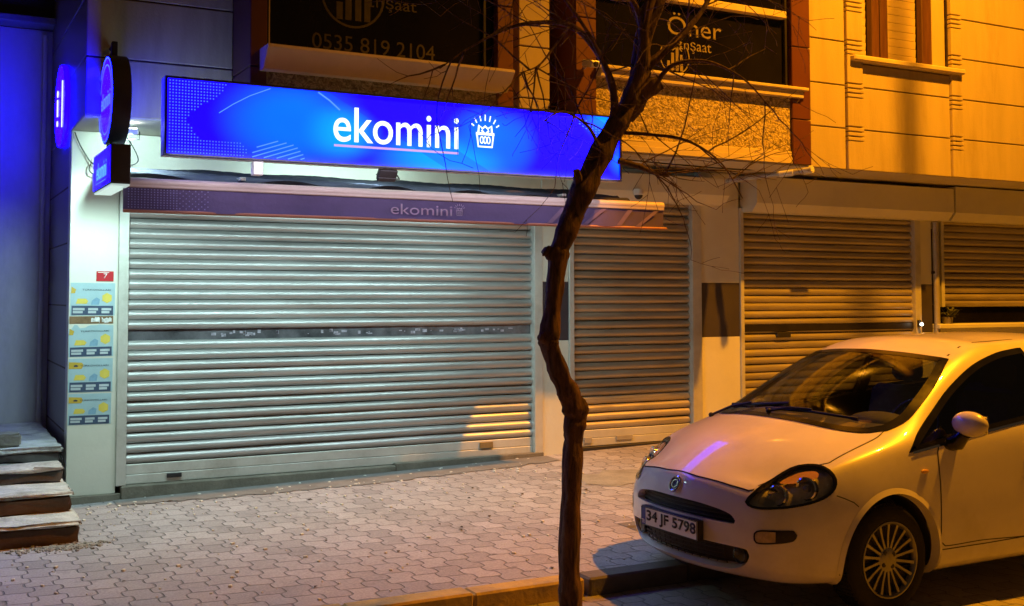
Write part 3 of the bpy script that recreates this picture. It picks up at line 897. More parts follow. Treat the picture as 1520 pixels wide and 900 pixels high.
# ------------------------------------------------------------------ ground
b = MB(); b.quad([(-300, -300, -.16), (300, -300, -.16), (300, 300, -.16), (-300, 300, -.16)])
tag(b.build('ground', earth, sm=0), kind='structure')
b = MB(); b.quad([(-60, -14, -.10), (60, -14, -.10), (60, -2.0, -.10), (-60, -2.0, -.10)])
tag(b.build('road', roadm, sm=0), kind='structure')
def gh(x, y):
    return .022*max(0, min(x, 6))*max(0, min(1, 1+y/3.6))
b = MB()
xs = [-40, -20, -8, -4, -2, -1, 0, .5, 1, 1.5, 2, 2.5, 3, 3.38, 4, 5, 6, 8, 12, 20, 40]
ys = [-3.58, -3.2, -2.87, -2.63, -2, -1.5, -1, -.5, 0, .3]
vv = {}
def V_(i, j):
    if (i, j) not in vv: vv[(i, j)] = b.bm.verts.new((xs[i], ys[j], gh(xs[i], ys[j])))
    return vv[(i, j)]
for i in range(len(xs)-1):
    for j in range(len(ys)-1):
        if xs[i] >= 3.38 and ys[j+1] <= -2.6: continue
        b.bm.faces.new((V_(i, j), V_(i+1, j), V_(i+1, j+1), V_(i, j+1)))
tag(b.build('pavement', pavem, sm=0), kind='structure')
# kerb stones, painted yellow left of the tree
def kerb_run(name, m, x0, x1, y0, y1, along, step=.72):
    b = MB(); a, e = (x0, x1) if along == 'X' else (y0, y1)
    t = a; k = 0
    r_ = random.Random(int(abs(a*100)))
    while t < e-.05:
        t2 = min(e, t+step)
        dz = r_.uniform(-.006, .008); dy = r_.uniform(-.008, .008)
        zz = gh(t, (y0+y1)/2 if along == 'X' else t)+.006+dz
        if along == 'X': b.box(t+.004, t2-.004, y0+dy, y1, -.2, zz, .012)
        else: b.box(x0+dy, x1, t+.004, t2-.004, -.2, gh(x0, t)+.006+dz, .012)
        t = t2
    return tag(b.build(name, m), kind='structure')
kerb_run('kerb', kerbyellow, -12, 2.42, -3.73, -3.575, 'X')
kerb_run('kerb', kerbgrey, 2.42, 3.53, -3.73, -3.575, 'X')
kerb_run('kerb', kerbgrey, 3.375, 3.53, -3.57, -2.75, 'Y')
kerb_run('kerb', kerbgrey, 3.375, 30, -2.745, -2.60, 'X')
# a strip of worn cement along the foot of the shop front and a few old patches
def blob_patch(bm, cx, cy, rx, ry, seed, dz=.004, n=22):
    r_ = random.Random(seed); pts = []
    for k in range(n):
        a = 2*math.pi*k/n; q = 1+r_.uniform(-.25, .25)
        x, y = cx+rx*q*math.cos(a), cy+ry*q*math.sin(a)
        pts.append(bm.verts.new((x, y, gh(x, y)+dz)))
    c = bm.verts.new((cx, cy, gh(cx, cy)+dz))
    for k in range(n): bm.faces.new((c, pts[k], pts[(k+1) % n]))
cementm = mat('old_cement', (.30, .28, .25), rough=.9, var=.25, scale=6, bump=.4, bscale=60, dirt=(.17, .15, .13), dirt_amt=.6)
b = MB(); n = 60; up_, lo_ = [], []
r_ = random.Random(3)
for i in range(n+1):
    x = .35+4.0*i/n; y = -.24-.17*math.sin(i/n*3.1)-r_.uniform(0, .07)
    up_.append(b.bm.verts.new((x, -.04, gh(x, -.04)+.006))); lo_.append(b.bm.verts.new((x, y, gh(x, y)+.006)))
for i in range(n): b.bm.faces.new((lo_[i], lo_[i+1], up_[i+1], up_[i]))
tag(b.build('pavement_skim', mat('cement_skim', (.20, .19, .19), rough=.9, var=.2, scale=4, bump=.3, bscale=50), sm=0), kind='structure')
b = MB(); blob_patch(b.bm, 4.35, -1.25, .42, .30, 5);
tag(b.build('pavement_patches', cementm, sm=0), kind='structure')
# crumbs of plaster and grit lying on the paving
b = MB(); r_ = random.Random(11)
for k in range(420):
    if k < 160: x, y = r_.uniform(.0, 4.2), -abs(r_.gauss(.35, .3))
    else: x, y = r_.uniform(-.6, 4.0), r_.uniform(-3.5, -.2)
    s_ = r_.choice([.004, .005, .006, .008, .011, .014])
    z = gh(x, y)
    b.box(x-s_, x+s_, y-s_*.7, y+s_*.7, z-.002, z+s_*.9, .25*s_, Matrix.Rotation(r_.uniform(0, 3), 4, 'Z'))
tag(b.build('plaster_crumbs', mat('plaster_crumb', (.62, .60, .55), rough=.9, var=.2, bump=0), sm=0), 'pale crumbs of plaster and grit scattered over the paving blocks', 'grit', kind='stuff')
b = MB(); r_ = random.Random(21)
for k in range(520):
    x, y = r_.gauss(-.16, .14), r_.gauss(-1.51, .05)
    if x > .1: continue
    s_ = r_.choice([.003, .004, .006, .008, .012])
    b.box(x-s_, x+s_*r_.uniform(.5, 1.4), y-s_, y+s_*.8, -.004, s_*.9, .3*s_, Matrix.Rotation(r_.uniform(0, 3), 4, 'Z'))
tag(b.build('rubble', mat('rubble', (.30, .29, .27), rough=.95, var=.55, scale=20, bump=.4), sm=0), 'loose grey rubble heaped at the foot of the stone steps', 'rubble', kind='stuff')

b = MB(); r_ = random.Random(33)
for k in range(34):
    x, y = r_.uniform(-.3, 5.2), r_.uniform(-3.5, -.15)
    if x > 3.3 and y < -2.5: continue
    z = gh(x, y); a = r_.uniform(0, 3.1); l = r_.uniform(.012, .032)
    c_, s_ = math.cos(a)*l, math.sin(a)*l
    v = [b.bm.verts.new(p) for p in ((x-c_, y-s_, z+.004), (x+s_*.45, y-c_*.45, z+.007+r_.uniform(0, .006)), (x+c_, y+s_, z+.005), (x-s_*.45, y+c_*.45, z+.008+r_.uniform(0, .006)))]
    b.bm.faces.new(v)
tag(b.build('dry_leaves', mat('dry_leaf', (.075, .05, .03), rough=.8, var=.5, scale=30, bump=0), sm=0), 'small dark dry leaves and scraps strewn over the paving', 'dry leaves', kind='stuff')
# ------------------------------------------------------------------ the shop building
shop = empty('shop_building', (0, 0, 0), 'beige terrace building with closed roller shutters below and two red-brown bay windows above', 'building')
b = MB()
b.box(.37, 16, .16, .34, 0, 2.95, 0)          # wall behind the shutters
b.build('ground_floor_wall', beige_dark, shop)
b = MB(); b.box(.373, 4.334, .015, .15, 2.42, 2.945, .003); b.build('lintel', pillarm, shop)
b = MB(); b.box(4.636, 16, .10, .155, 2.45, 2.945, .003); b.build('lintel', pillarm, shop)
def pillar(x0, x1, band=True):
    b = MB(); 
    if band:
        b.box(x0, x1, -.0, .15, 1.772, 2.945, .004); b.box(x0, x1, -.0, .15, 0, 1.200, .004)
    else: b.box(x0, x1, 0, .15, .06, 2.945, .004)
    p = b.build('pillar', pillarm, shop)
    if band:
        b = MB(); b.box(x0+.001, x1-.001, .001, .149, 1.2005, 1.7715, 0); b.build('painted_band', bandm, p)
pillar(0, .372, False); pillar(4.335, 4.635); pillar(6.275, 6.795); pillar(9.56, 9.76); pillar(13.4, 13.8)
b = MB(); b.box(0, .30, .151, 1.46, 0, 2.945, .003); b.build('side_wall', sidegrey, shop)
b = MB()
for z in (.55, 1.05, 1.55, 2.05, 2.5): b.box(-.004, .02, .16, 1.455, z, z+.012, 0)
b.build('side_joint', beige_dark, shop)
b = MB(); b.box(-.02, .41, -.03, -.001, -.05, .062, .006); b.build('pillar_foot', concrete, shop)
for q, m_ in (((.412, 2.78, -.045, .15, -.05, .115), concrete), ((2.784, 4.33, -.035, .15, -.05, .135), concrete), ((4.64, 6.27, .0, .15, -.05, .145), dark), ((6.80, 9.55, .0, .15, -.05, .15), dark)):
    b = MB(); b.box(*q, .007); b.build('threshold', m_, shop)
# upper storey slab and walls
b = MB(); b.box(0.0, 16, -.79, 1.46, 2.95, 3.02, .004); b.build('soffit', soffitm, shop)
b = MB()
for bx in ((0, 7.77), (9.16, 16)): b.box(bx[0]+.012, bx[1], -.78, -.60, 3.022, 7.2, 0)
b.box(7.772, 9.158, -.78, -.60, 3.022, 4.09, 0); b.box(7.772, 9.158, -.78, -.60, 5.9, 7.2, 0)
b.box(.013, .2, -.598, 1.46, 3.022, 7.2, 0)
b.build('upper_wall', beige_dark, shop)
rows = [2.951, 3.385, 3.838, 4.300, 4.750, 5.20, 5.65, 6.10, 6.55, 7.2]
b = MB()
b.bm.free()
for x0, x1 in ((0, 1.074), (3.291, 3.899), (6.581, 7.555), (9.316, 16), (7.785, 9.145)):
    b = MB()
    for z0, z1 in zip(rows, rows[1:]):
        if x0 != 7.785 or z1 < 4.2: b.box(x0, x1, -.80, -.782, z0+.006, z1-.006, .005)
    if x0 == 7.785: b.box(x0, x1, -.80, -.782, 3.844, 4.088, .005)
    b.build('cladding', beige, shop)
b = MB()
for z0, z1 in zip(rows, rows[1:]): b.box(-.004, .011, -.80, 1.46, z0+.006, z1-.006, .004)
b.build('side_cladding', sidegrey, shop)
b = MB()     # pilaster between the bays
for z0, z1 in zip([2.951, 3.30, 3.74, 4.18, 4.62, 5.06, 5.5], [3.30, 3.74, 4.18, 4.62, 5.06, 5.5, 7.2]): b.box(3.40, 3.70, -1.2, -.802, z0+.006, z1-.006, .005)
b.build('pilaster', beige, shop)
for x0, x1 in ((7.558, 7.782), (9.148, 9.313)):      # banded pilasters beside the window
    b = MB()
    z = 2.952
    while z < 7:
        b.box(x0, x1, -.835, -.784, z, z+.30, .006)
        for q in range(3): b.box(x0-.003, x1+.003, -.841, -.784, z+.305+q*.05, z+.343+q*.05, .006)
        z += .457
    b.build('banded_pilaster', beige, shop)
# right-hand window
win = MB(); win.box(7.60, 9.30, -.90, -.70, 4.10, 4.158, .012); win.build('window_sill', creamsill, shop)
b = MB()
for x0, x1 in ((7.784, 7.83), (8.03, 8.14), (8.155, 8.27), (8.80, 8.95)): b.box(x0, x1, -.74, -.66, 4.158, 5.9, .008)
b.box(7.83, 8.80, -.735, -.665, 5.82, 5.9, .006); b.box(7.83, 8.03, -.735, -.665, 4.159, 4.20, .004); b.box(8.27, 8.80, -.735, -.665, 4.159, 4.20, .004)
wf = b.build('window_frame', wood, shop)
b = MB(); b.box(8.952, 9.157, -.74, -.62, 4.159, 5.9, .003); b.build('window_reveal', beige, shop)
b = MB()
for x0, x1 in ((7.831, 8.029), (8.271, 8.799)):
    z = 4.2
    while z < 5.8: b.box(x0, x1, -.650, -.640, z, z+.085, .006, Matrix.Rotation(R(6), 4, 'X')); z += .088
b.build('blind', blind, wf)
# bays
def bay(x0, x1, cl, cr, zs, sillx, slope):
    xa, xb = x0+cl+.001, x1-cr-.001
    b = MB(); b.box(xa, xb, -1.27, -.801, 2.955, zs-.10, 0); B = b.build('bay_window', stone, shop)
    for a, e in ((x0, x0+cl), (x1-cr, x1)):
        bb = MB()
        for z0, z1 in ((2.89, 3.32), (3.328, 4.02), (4.028, 4.75), (4.758, 7.2)): bb.box(a, e, -1.30, -.801, z0, z1, .006)
        bb.build('column', redbrown, B)
    b = MB(); b.box(xa, xb, -1.295, -.801, 2.892, 2.953, .004); b.box(xa, xb, -1.285, -1.272, 2.953, 3.01, .004); b.build('bay_base', creamsill, B)
    b = MB(); b.box(x0+.02, x1-.02, -1.28, -.801, 2.875, 2.889, 0); b.build('bay_underside', soffitm, B)
    b = MB()
    if slope:      # deep sill with a sloping underside
        b.prism([(-1.52, zs), (-1.52, zs-.022), (-1.40, zs-.16), (-1.301, zs-.16), (-1.301, zs)], 'X', x0+.07, x1-.11)
    else:
        b.box(sillx[0], sillx[1], -1.365, -1.301, zs-.030, zs, .006); b.box(sillx[0]+.03, sillx[1]-.04, -1.335, -1.301, zs-.10, zs-.031, .006)
    b.box(xa, xb, -1.300, -.801, zs-.099, zs-.002, .002)
    b.build('bay_sill', creamsill, B)
    return B, xa, xb
A_, xa, xb = bay(1.075, 3.29, .125, .15, 3.45, (1.10, 3.2), True)
b = MB(); b.box(xa, xb-.001, -1.235, -1.225, 3.45, 7.2, 0); g1 = b.build('window_pane', film, A_)
b = MB(); b.box(xa, xa+.022, -1.262, -1.20, 3.45, 7.2, .003); b.box(xb-.11, xb-.085, -1.262, -1.20, 3.45, 7.2, .003); b.box(xa+.022, xb-.11, -1.255, -1.20, 4.75, 4.82, .003); b.build('window_post', film_dark, A_)
b = MB(); b.box(xa+.0225, xa+.031, -1.264, -1.236, 3.452, 7.2, 0); b.build('frame_edge', creamsill, A_)
text('lettering', '0535 819 2104', 1.57, 2.60, 3.52, 3.64, -1.236, gold_dim, A_, .0008)
text('lettering', 'İnşaat', 2.02, 2.44, 3.865, 4.02, -1.236, gold_dim, A_, .0008)
text('lettering', 'Öner', 2.02, 2.60, 4.06, 4.28, -1.236, gold_dim, A_, .0008)
def oner_mark(cx, cz, s, m, parent, y):
    ring_ = [(disc_pts(cx, cz, .30*s, 30, R(150), R(395)), .022*s)]
    bars = []
    for k, (dx, h) in enumerate(((-.13, .16), (-.045, .30), (.05, .40), (.14, .28))):
        bars.append(([(cx+dx*s, cz-.24*s), (cx+dx*s, cz-.24*s+h*s)], .060*s))
    chev = [([(cx-.05*s+.0*s, cz+q*s), (cx+.05*s, cz+(q+.07)*s), (cx+.15*s, cz+q*s)], .022*s) for q in (.10, .17, .24)]
    return ribbons('emblem', ring_+bars+chev, y, m, parent)
oner_mark(1.90, 3.97, .85, gold_dim, A_, -1.2365)
B_, xa, xb = bay(3.90, 6.58, .21, .235, 3.622, (4.10, 6.50), False)
b = MB(); b.box(xa, xb-.03, -1.235, -1.225, 3.622, 7.2, 0); b.build('window_pane', film, B_)
b = MB(); b.box(xb-.055, xb-.029, -1.27, -1.20, 3.622, 7.2, .003); b.build('window_post', film_dark, B_)
b = MB(); b.box(xa, xb-.056, -1.30, -1.20, 4.283, 4.352, .006); b.build('transom', creamsill, B_)
text('lettering', 'Öner', 4.92, 5.54, 4.00, 4.205, -1.236, gold, B_, .0008)
text('lettering', 'İnşaat', 5.04, 5.42, 3.845, 4.005, -1.236, gold, B_, .0008)
oner_mark(5.0, 3.80, .54, gold, B_, -1.2365)

# shutters
def shutter(x0, x1, z0, z1, clear=None, pitch=.083, gl=.06, gr=.07, y=.055, seed=1, rail=True):
    r_ = random.Random(seed)
    prof = [(.006, .0), (-.010, .006), (-.024, .018), (-.030, .034), (-.027, .052), (-.014, .070), (.0, .077), (.008, .080)]
    nx = max(8, int((x1-x0)/.05))
    b = MB(); zb = z0+(.16 if rail else .0); z = zb
    grid = []; rowsv = []
    off = [[r_.uniform(-1, 1) for _ in range(nx+1)] for _ in range(2)]
    k = 0; clear_z = None
    dents = [(r_.uniform(x0, x1), r_.uniform(z0+.1, z0+1.5), r_.uniform(.06, .22), r_.uniform(-.006, .009)) for _ in range(int((x1-x0)*4))]
    while z < z1:
        skip = clear is not None and abs(z+pitch/2-clear) < pitch/2
        if skip: clear_z = z
        else:
            bulge = 1+r_.uniform(-.32, .22); sag = r_.uniform(-.002, .002); tw = r_.uniform(-.0025, .0025)
            prev = None
            for (dy, dz) in prof:
                row = []
                for i in range(nx+1):
                    t = i/nx
                    w = .0022*math.sin(t*7+k*1.7)+.0015*math.sin(t*19+k*.6)+tw*(t-.5)
                    for dx_, dz_, dr_, dd_ in dents:
                        q_ = ((x0+(x1-x0)*t-dx_)**2+(z+.04-dz_)**2)/dr_**2
                        if q_ < 4: w += dd_*math.exp(-q_)
                    row.append(b.bm.verts.new((x0+(x1-x0)*t, y+dy*bulge+w, z+dz*pitch/.083+sag)))
                if prev:
                    for i in range(nx): b.bm.faces.new((prev[i], prev[i+1], row[i+1], row[i]))
                prev = row
        z += pitch; k += 1
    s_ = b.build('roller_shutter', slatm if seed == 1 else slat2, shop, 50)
    if clear_z is not None:
        b = MB(); b.box(x0, x1, y+.010, y+.016, clear_z-.004, clear_z+pitch+.004, 0)
        b.build('clear_slat', clearm, s_)
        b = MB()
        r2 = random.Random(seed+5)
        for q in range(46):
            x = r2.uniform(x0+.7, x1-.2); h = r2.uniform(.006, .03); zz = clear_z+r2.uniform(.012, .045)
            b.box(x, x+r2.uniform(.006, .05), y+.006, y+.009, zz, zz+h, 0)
        tag(b.build('slat_glints', mat('pale_glint', (.36, .34, .42), rough=.4, var=.6, scale=30, bump=0), s_), kind='stuff')  # small pale boxes painted in as glints along the clear slat
    b = MB(); b.box(x0-gl, x0+.012, y-.075, y+.02, z0, z1+.04, .004); b.build('guide_rail', railw, s_)
    b = MB(); b.box(x1-.012, x1+gr, y-.075, y+.02, z0, z1+.04, .004); b.build('guide_rail', railw, s_)
    if rail:
        b = MB(); b.box(x0+.013, x1-.013, y-.030, y+.012, z0, z0+.075, .004); b.box(x0+.013, x1-.013, y-.026, y+.010, z0+.077, z0+.158, .006); b.build('bottom_rail', railw, s_)
    return s_
def sbox(x0, x1, z0, z1, s_):
    b = MB(); b.prism([(.014, z0), (-.17, z0), (-.25, z0+.09), (-.25, z1), (.014, z1)], 'X', x0, x1)
    return b.build('shutter_box', pillarm, s_, 20)
s1 = shutter(.44, 4.25, .118, 2.44, clear=1.325, gl=.068, gr=.08, seed=1)
b = MB(); b.box(.78, .90, .010, .0235, .150, .185, .003); b.build('lock_plate', dark, s1)
b = MB(); b.box(3.66, 3.80, .011, .0235, .205, .262, .003); b.build('lock_plate', mat('brass_plate', (.30, .22, .10), rough=.5, metal=.4, bump=0), s1)
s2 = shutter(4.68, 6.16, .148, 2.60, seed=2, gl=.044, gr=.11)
b = MB(); b.box(4.82, 4.91, .011, .0235, .18, .24, .003); b.build('lock_plate', pipe_m, s2)
b = MB(); b.box(5.2, 5.4, .012, .0235, .19, .235, .003); b.build('lock_plate', pipe_m, s2)
sbox(4.625, 6.46, 2.585, 2.85, s2)
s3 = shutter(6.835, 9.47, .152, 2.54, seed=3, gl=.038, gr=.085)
b = MB(); b.box(7.32, 7.52, .0, .027, 1.18, 1.235, .004); b.build('pull_handle', dark, s3)
b = MB(); b.box(6.84, 9.46, .020, .0295, 1.245, 1.318, 0); b.build('dark_slat', film_dark, s3)
sbox(6.83, 9.86, 2.53, 2.90, s3)
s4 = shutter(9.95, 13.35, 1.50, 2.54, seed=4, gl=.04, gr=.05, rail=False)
sbox(9.90, 13.4, 2.53, 2.93, s4)
b = MB(); b.box(9.77, 13.4, -.02, .12, 0, 1.24, .006); b.box(9.77, 13.4, -.10, .13, 1.242, 1.30, .01); b.build('window_ledge', pillarm, shop)
b = MB(); b.box(9.9, 13.4, .09, .12, 1.30, 1.52, 0); b.build('dark_glazing', film, shop)
# roof parapet
b = MB(); b.box(-.05, 16.05, -.9, 1.6, 7.2, 7.35, .02); b.build('cornice', creamsill, shop)
b = MB(); b.box(.2, 16, -.58, 8, 3.03, 7.19, 0); b.box(.3, 16, .345, 8, 0, 2.94, 0); b.build('house_core', beige_dark, shop)

# ------------------------------------------------------------------ the neighbour to the left
nb = empty('neighbour_building', (-4, 1.46, 0), 'plain plastered house set back beyond the shop corner, washed blue by the signs', 'building')
plaster = mat('smooth_plaster', (.52, .51, .52), rough=.8, var=.12, scale=1.3, bump=.5, bscale=14, dirt=(.26, .25, .26), dirt_amt=.6, stretch=(1.5, 1.5, .5))
def nbx(name, m, *bx, bev=.005):
    b = MB()
    for q in bx: b.box(q[0]+4, q[1]+4, q[2]-1.46, q[3]-1.46, q[4], q[5], bev)
    return b.build(name, m, nb)
nbx('wall', plaster, (-8, -.002, 1.462, 1.7, 0, 4.06))
nbx('ledge', mat('ledge_metal', (.14, .14, .17), rough=.5, var=.3, scale=5, bump=.2), (-8, -.005, 1.20, 1.461, 4.062, 4.12))
nbx('upper_recess', dark, (-8, -.002, 1.36, 1.7, 4.122, 7.0))
nbx('house_core', beige_dark, (-8, -.3, 1.702, 8, 0, 6.9), bev=0)
b = MB(); b.tube([(3.93, -.05, .5), (3.93, -.05, 4.0)], .022, 10); b.build('drain_pipe', plaster, nb)

# ------------------------------------------------------------------ steps
steps = empty('stone_steps', (-1.6, -.6, 0), 'four worn concrete steps climbing beside the notice-covered pillar to the blue-lit wall', 'steps')
tread = mat('worn_tread', (.50, .49, .46), rough=.9, var=.3, scale=7, bump=1.0, bscale=38, dirt=(.18, .165, .145), dirt_amt=.85)
riser_b = mat('brown_riser', (.11, .058, .03), rough=.85, var=.3, scale=4, bump=.5, bscale=25, dirt=(.07, .045, .03), dirt_amt=.6)
riser_g = mat('grey_riser', (.085, .082, .078), rough=.9, var=.3, scale=5, bump=.7, bscale=25, dirt=(.055, .05, .05), dirt_amt=.6)
def rough_slab(b, x0, x1, y0, y1, z0, z1, seed, amp=.013):
    """block whose front and right edges are chipped and uneven"""
    r_ = random.Random(seed)
    t = bmesh.new(); bmesh.ops.create_cube(t, size=1)
    bmesh.ops.transform(t, matrix=Matrix.Translation(((x0+x1)/2, (y0+y1)/2, (z0+z1)/2)) @ Matrix.Diagonal((x1-x0, y1-y0, z1-z0, 1)), verts=t.verts)
    bmesh.ops.bevel(t, geom=t.edges[:], offset=min(.016, (z1-z0)*.3), segments=2, affect='EDGES')
    for k in range(4):
        es = [e for e in t.edges if e.calc_length() > .07]
        if es: bmesh.ops.subdivide_edges(t, edges=es, cuts=1, use_grid_fill=True)
    for v in t.verts:
        if v.co.x > x1-.4 or v.co.y < y0+.06 or v.co.z > z1-.03:
            v.co += Vector((r_.uniform(-1, 1), r_.uniform(-1, 1), r_.uniform(-1, .6)))*amp
    b.add(t)
for k, (y0, y1, z0, z1, xr, rm) in enumerate(((-1.41, .2, -.02, .148, -.075, riser_b), (-1.056, .2, .14, .285, -.085, riser_b), (-.60, .2, .28, .395, -.10, riser_g), (-.32, 1.45, .39, .50, -.075, riser_g))):
    b = MB(); rough_slab(b, -3.2+1.6, xr+1.6, y0+.6, y1+.6, z0, z1-.03, 30+k)
    st_ = b.build('step', rm, steps, 60)
    b = MB(); rough_slab(b, -3.22+1.6, xr+.012+1.6, y0-.018+.6, y1+.6, z1-.031, z1, 50+k, .011)
    b.build('tread', tread, st_, 60)
tilem = mat('dark_tile', (.02, .022, .026), rough=.25, var=.3, scale=12, bump=.05)
b = MB()
for r in range(5):
    for c in range(4):
        b.box(1.6-.066, 1.6-.058, .02+.6-.34+c*.055, .02+.6-.34+c*.055+.05, .19+r*.055, .19+r*.055+.05, .002)
b.build('side_tiles', tilem, steps)
b = MB(); rough_slab(b, -.80, -.345, -.22, -.06, .502, .60, 77, .006)
tag(b.build('stone_block', concrete, None, 60), 'loose rectangular concrete block lying on the top step', 'concrete block')

# ------------------------------------------------------------------ awning
aw = empty('awning', (2.5, 0, 2.4), 'purple shop awning folded in above the widest shutter, pale lettering on its valance', 'awning')
def awx(name, m, b): return b.build(name, m, aw)
valm = mat('valance_cloth', (.10, .07, .17), rough=.8, var=.2, scale=2, bump=.2, bscale=30, dirt=(.05, .04, .07), dirt_amt=.5)
def translucent(m, col, f):
    nt = m.node_tree; b = nt.nodes['Principled BSDF']; t = N(nt, 'ShaderNodeBsdfTranslucent'); t.inputs[0].default_value = c4(col)
    mx = N(nt, 'ShaderNodeMixShader', i_0=f); nt.links.new(b.outputs[0], mx.inputs[1]); nt.links.new(t.outputs[0], mx.inputs[2])
    nt.links.new(mx.outputs[0], nt.nodes['Material Output'].inputs[0])
translucent(valm, (.15, .10, .36), .05)
barm = mat('awning_bar', (.62, .50, .44), rough=.45, var=.08, scale=2, bump=.04)
clothm = mat('awning_cloth', (.02, .02, .042), rough=.85, var=.3, scale=3, bump=.2, bscale=20, stretch=(1, 4, 4))
X0, X1 = .19-2.5, 4.82-2.5
b = MB(); b.tube([(X0, -1.27, 2.422-2.4), (X1, -1.27, 2.428-2.4)], .036, 14); b.box(X0, X1, -1.302, -1.25, 2.388-2.4, 2.425-2.4, .006); awx('front_bar', barm, b)
b = MB(); nx, nz = 120, 6; g = []
for i in range(nx+1):
    t = i/nx; x = X0+(X1-X0)*t; col_ = []
    for j in range(nz+1):
        q = j/nz
        y = -1.288+.012*math.sin(t*26+.8*math.sin(t*9))*q+.006*math.sin(t*71)*q-.01*q
        z = 2.392-2.4-.165*q-(.006*math.sin(t*13)*q)
        col_.append(b.bm.verts.new((x, y, z)))
    g.append(col_)
for i in range(nx):
    for j in range(nz): b.bm.faces.new((g[i][j], g[i][j+1], g[i+1][j+1], g[i+1][j]))
val = b.build('valance', valm, aw, 60)
b = MB(); b.tube([(X0, -1.30, 2.222-2.4), (X1+.02, -1.30, 2.228-2.4)], .012, 10); awx('hem_bar', mat('hem_bar', (.40, .16, .10), rough=.5, bump=0), b)
# the folded cloth lying between the bar and the wall
b = MB(); nx, ny = 90, 40; g = []; r_ = random.Random(9)
ph = [r_.uniform(0, 6) for _ in range(6)]
for i in range(nx+1):
    t = i/nx; x = X0+.02+(X1-.32-X0)*t; col_ = []
    for j in range(ny+1):
        q = j/ny; y = -1.245+1.14*q
        z = 2.468-2.4+.19*q+.019*math.sin(q*46+2.2*math.sin(t*5+ph[0])+t*34)*(1-.3*q)+.008*math.sin(t*31+q*9)
        col_.append(b.bm.verts.new((x, y, z)))
    g.append(col_)
for i in range(nx):
    for j in range(ny): b.bm.faces.new((g[i][j], g[i+1][j], g[i+1][j+1], g[i][j+1]))
awx('canopy_cloth', clothm, b)
for x in (1.04, 3.80):
    b = MB(); b.box(x-2.5-.02, x-2.5+.02, -1.27, .014, 2.475-2.4, 2.50-2.4, .004); awx('folding_arm', pipe_m, b)
valtext = mat('valance_lettering', (.85, .80, .90), rough=.8, var=.15, bump=0); translucent(valtext, (1, .82, .95), .75)
place = lambda u, v, o: (u-2.5, -1.312-o, v-2.4)
text('lettering', 'ekomini', 2.19, 2.72, 2.268, 2.350, 0, valtext, val, .0006, 0, place)
def basket(name, cx, cz, s, y, m, parent, place=None):
    L = []
    L.append(([(cx-.40*s, cz+.10*s), (cx+.40*s, cz+.10*s)], .10*s))
    L.append(([(cx-.36*s, cz+.10*s), (cx-.30*s, cz-.40*s), (cx+.30*s, cz-.40*s), (cx+.36*s, cz+.10*s)], .075*s))
    for dx in (-.15, 0, .15): L.append((disc_pts(cx+dx*s, cz-.14*s, .13*s, 14, sx=.5), .045*s))
    L.append(([(cx-.30*s, cz+.12*s), (cx-.27*s, cz+.42*s), (cx-.12*s, cz+.30*s), (cx, cz+.40*s), (cx+.12*s, cz+.30*s), (cx+.27*s, cz+.42*s), (cx+.30*s, cz+.12*s)], .085*s))
    L.append(([(cx-.16*s, cz+.24*s), (cx-.06*s, cz+.14*s)], .07*s)); L.append(([(cx+.16*s, cz+.24*s), (cx+.06*s, cz+.14*s)], .07*s))
    for a in (22, 46, 69, 90, 111, 134, 158):
        ca, sa = math.cos(R(a)), math.sin(R(a))
        L.append(([(cx+.52*s*ca, cz+.25*s+.36*s*sa), (cx+.66*s*ca, cz+.25*s+.60*s*sa)], .05*s))
    return ribbons(name, L, y, m, parent, place)
basket('basket_emblem', 2.785, 2.305, .075, 0, valtext, val, lambda u, v: (u-2.5, -1.3125, v-2.4))
valdots = mat('valance_dots', (.35, .33, .55), rough=.8, bump=0); translucent(valdots, (.55, .55, .9), .6)
b = MB()
for i in range(26):
    for j in range(8):
        if i > 15 and (i+j) % 2: continue
        u = .22+i*.022; v = 2.245+j*.018
        b.box(u-2.5, u-2.5+.008, -1.3128, -1.3122, v-2.4, v-2.4+.008, 0)
b.build('dot_pattern', valdots, val)
b = MB()
for (a0, a1, bz) in ((3.6, 3.75, 0), (3.95, 4.15, 0), (4.3, 4.42, 0), (4.5, 4.7, 0)):
    b.quad([(a0-2.5, -1.3122, 2.24-2.4), (a0+.05-2.5, -1.3122, 2.24-2.4), (a1+.05-2.5, -1.3122, 2.38-2.4), (a1-2.5, -1.3122, 2.38-2.4)])
b.build('slanting_stripe', mat('valance_stripe', (.20, .13, .22), rough=.8, bump=0), val)

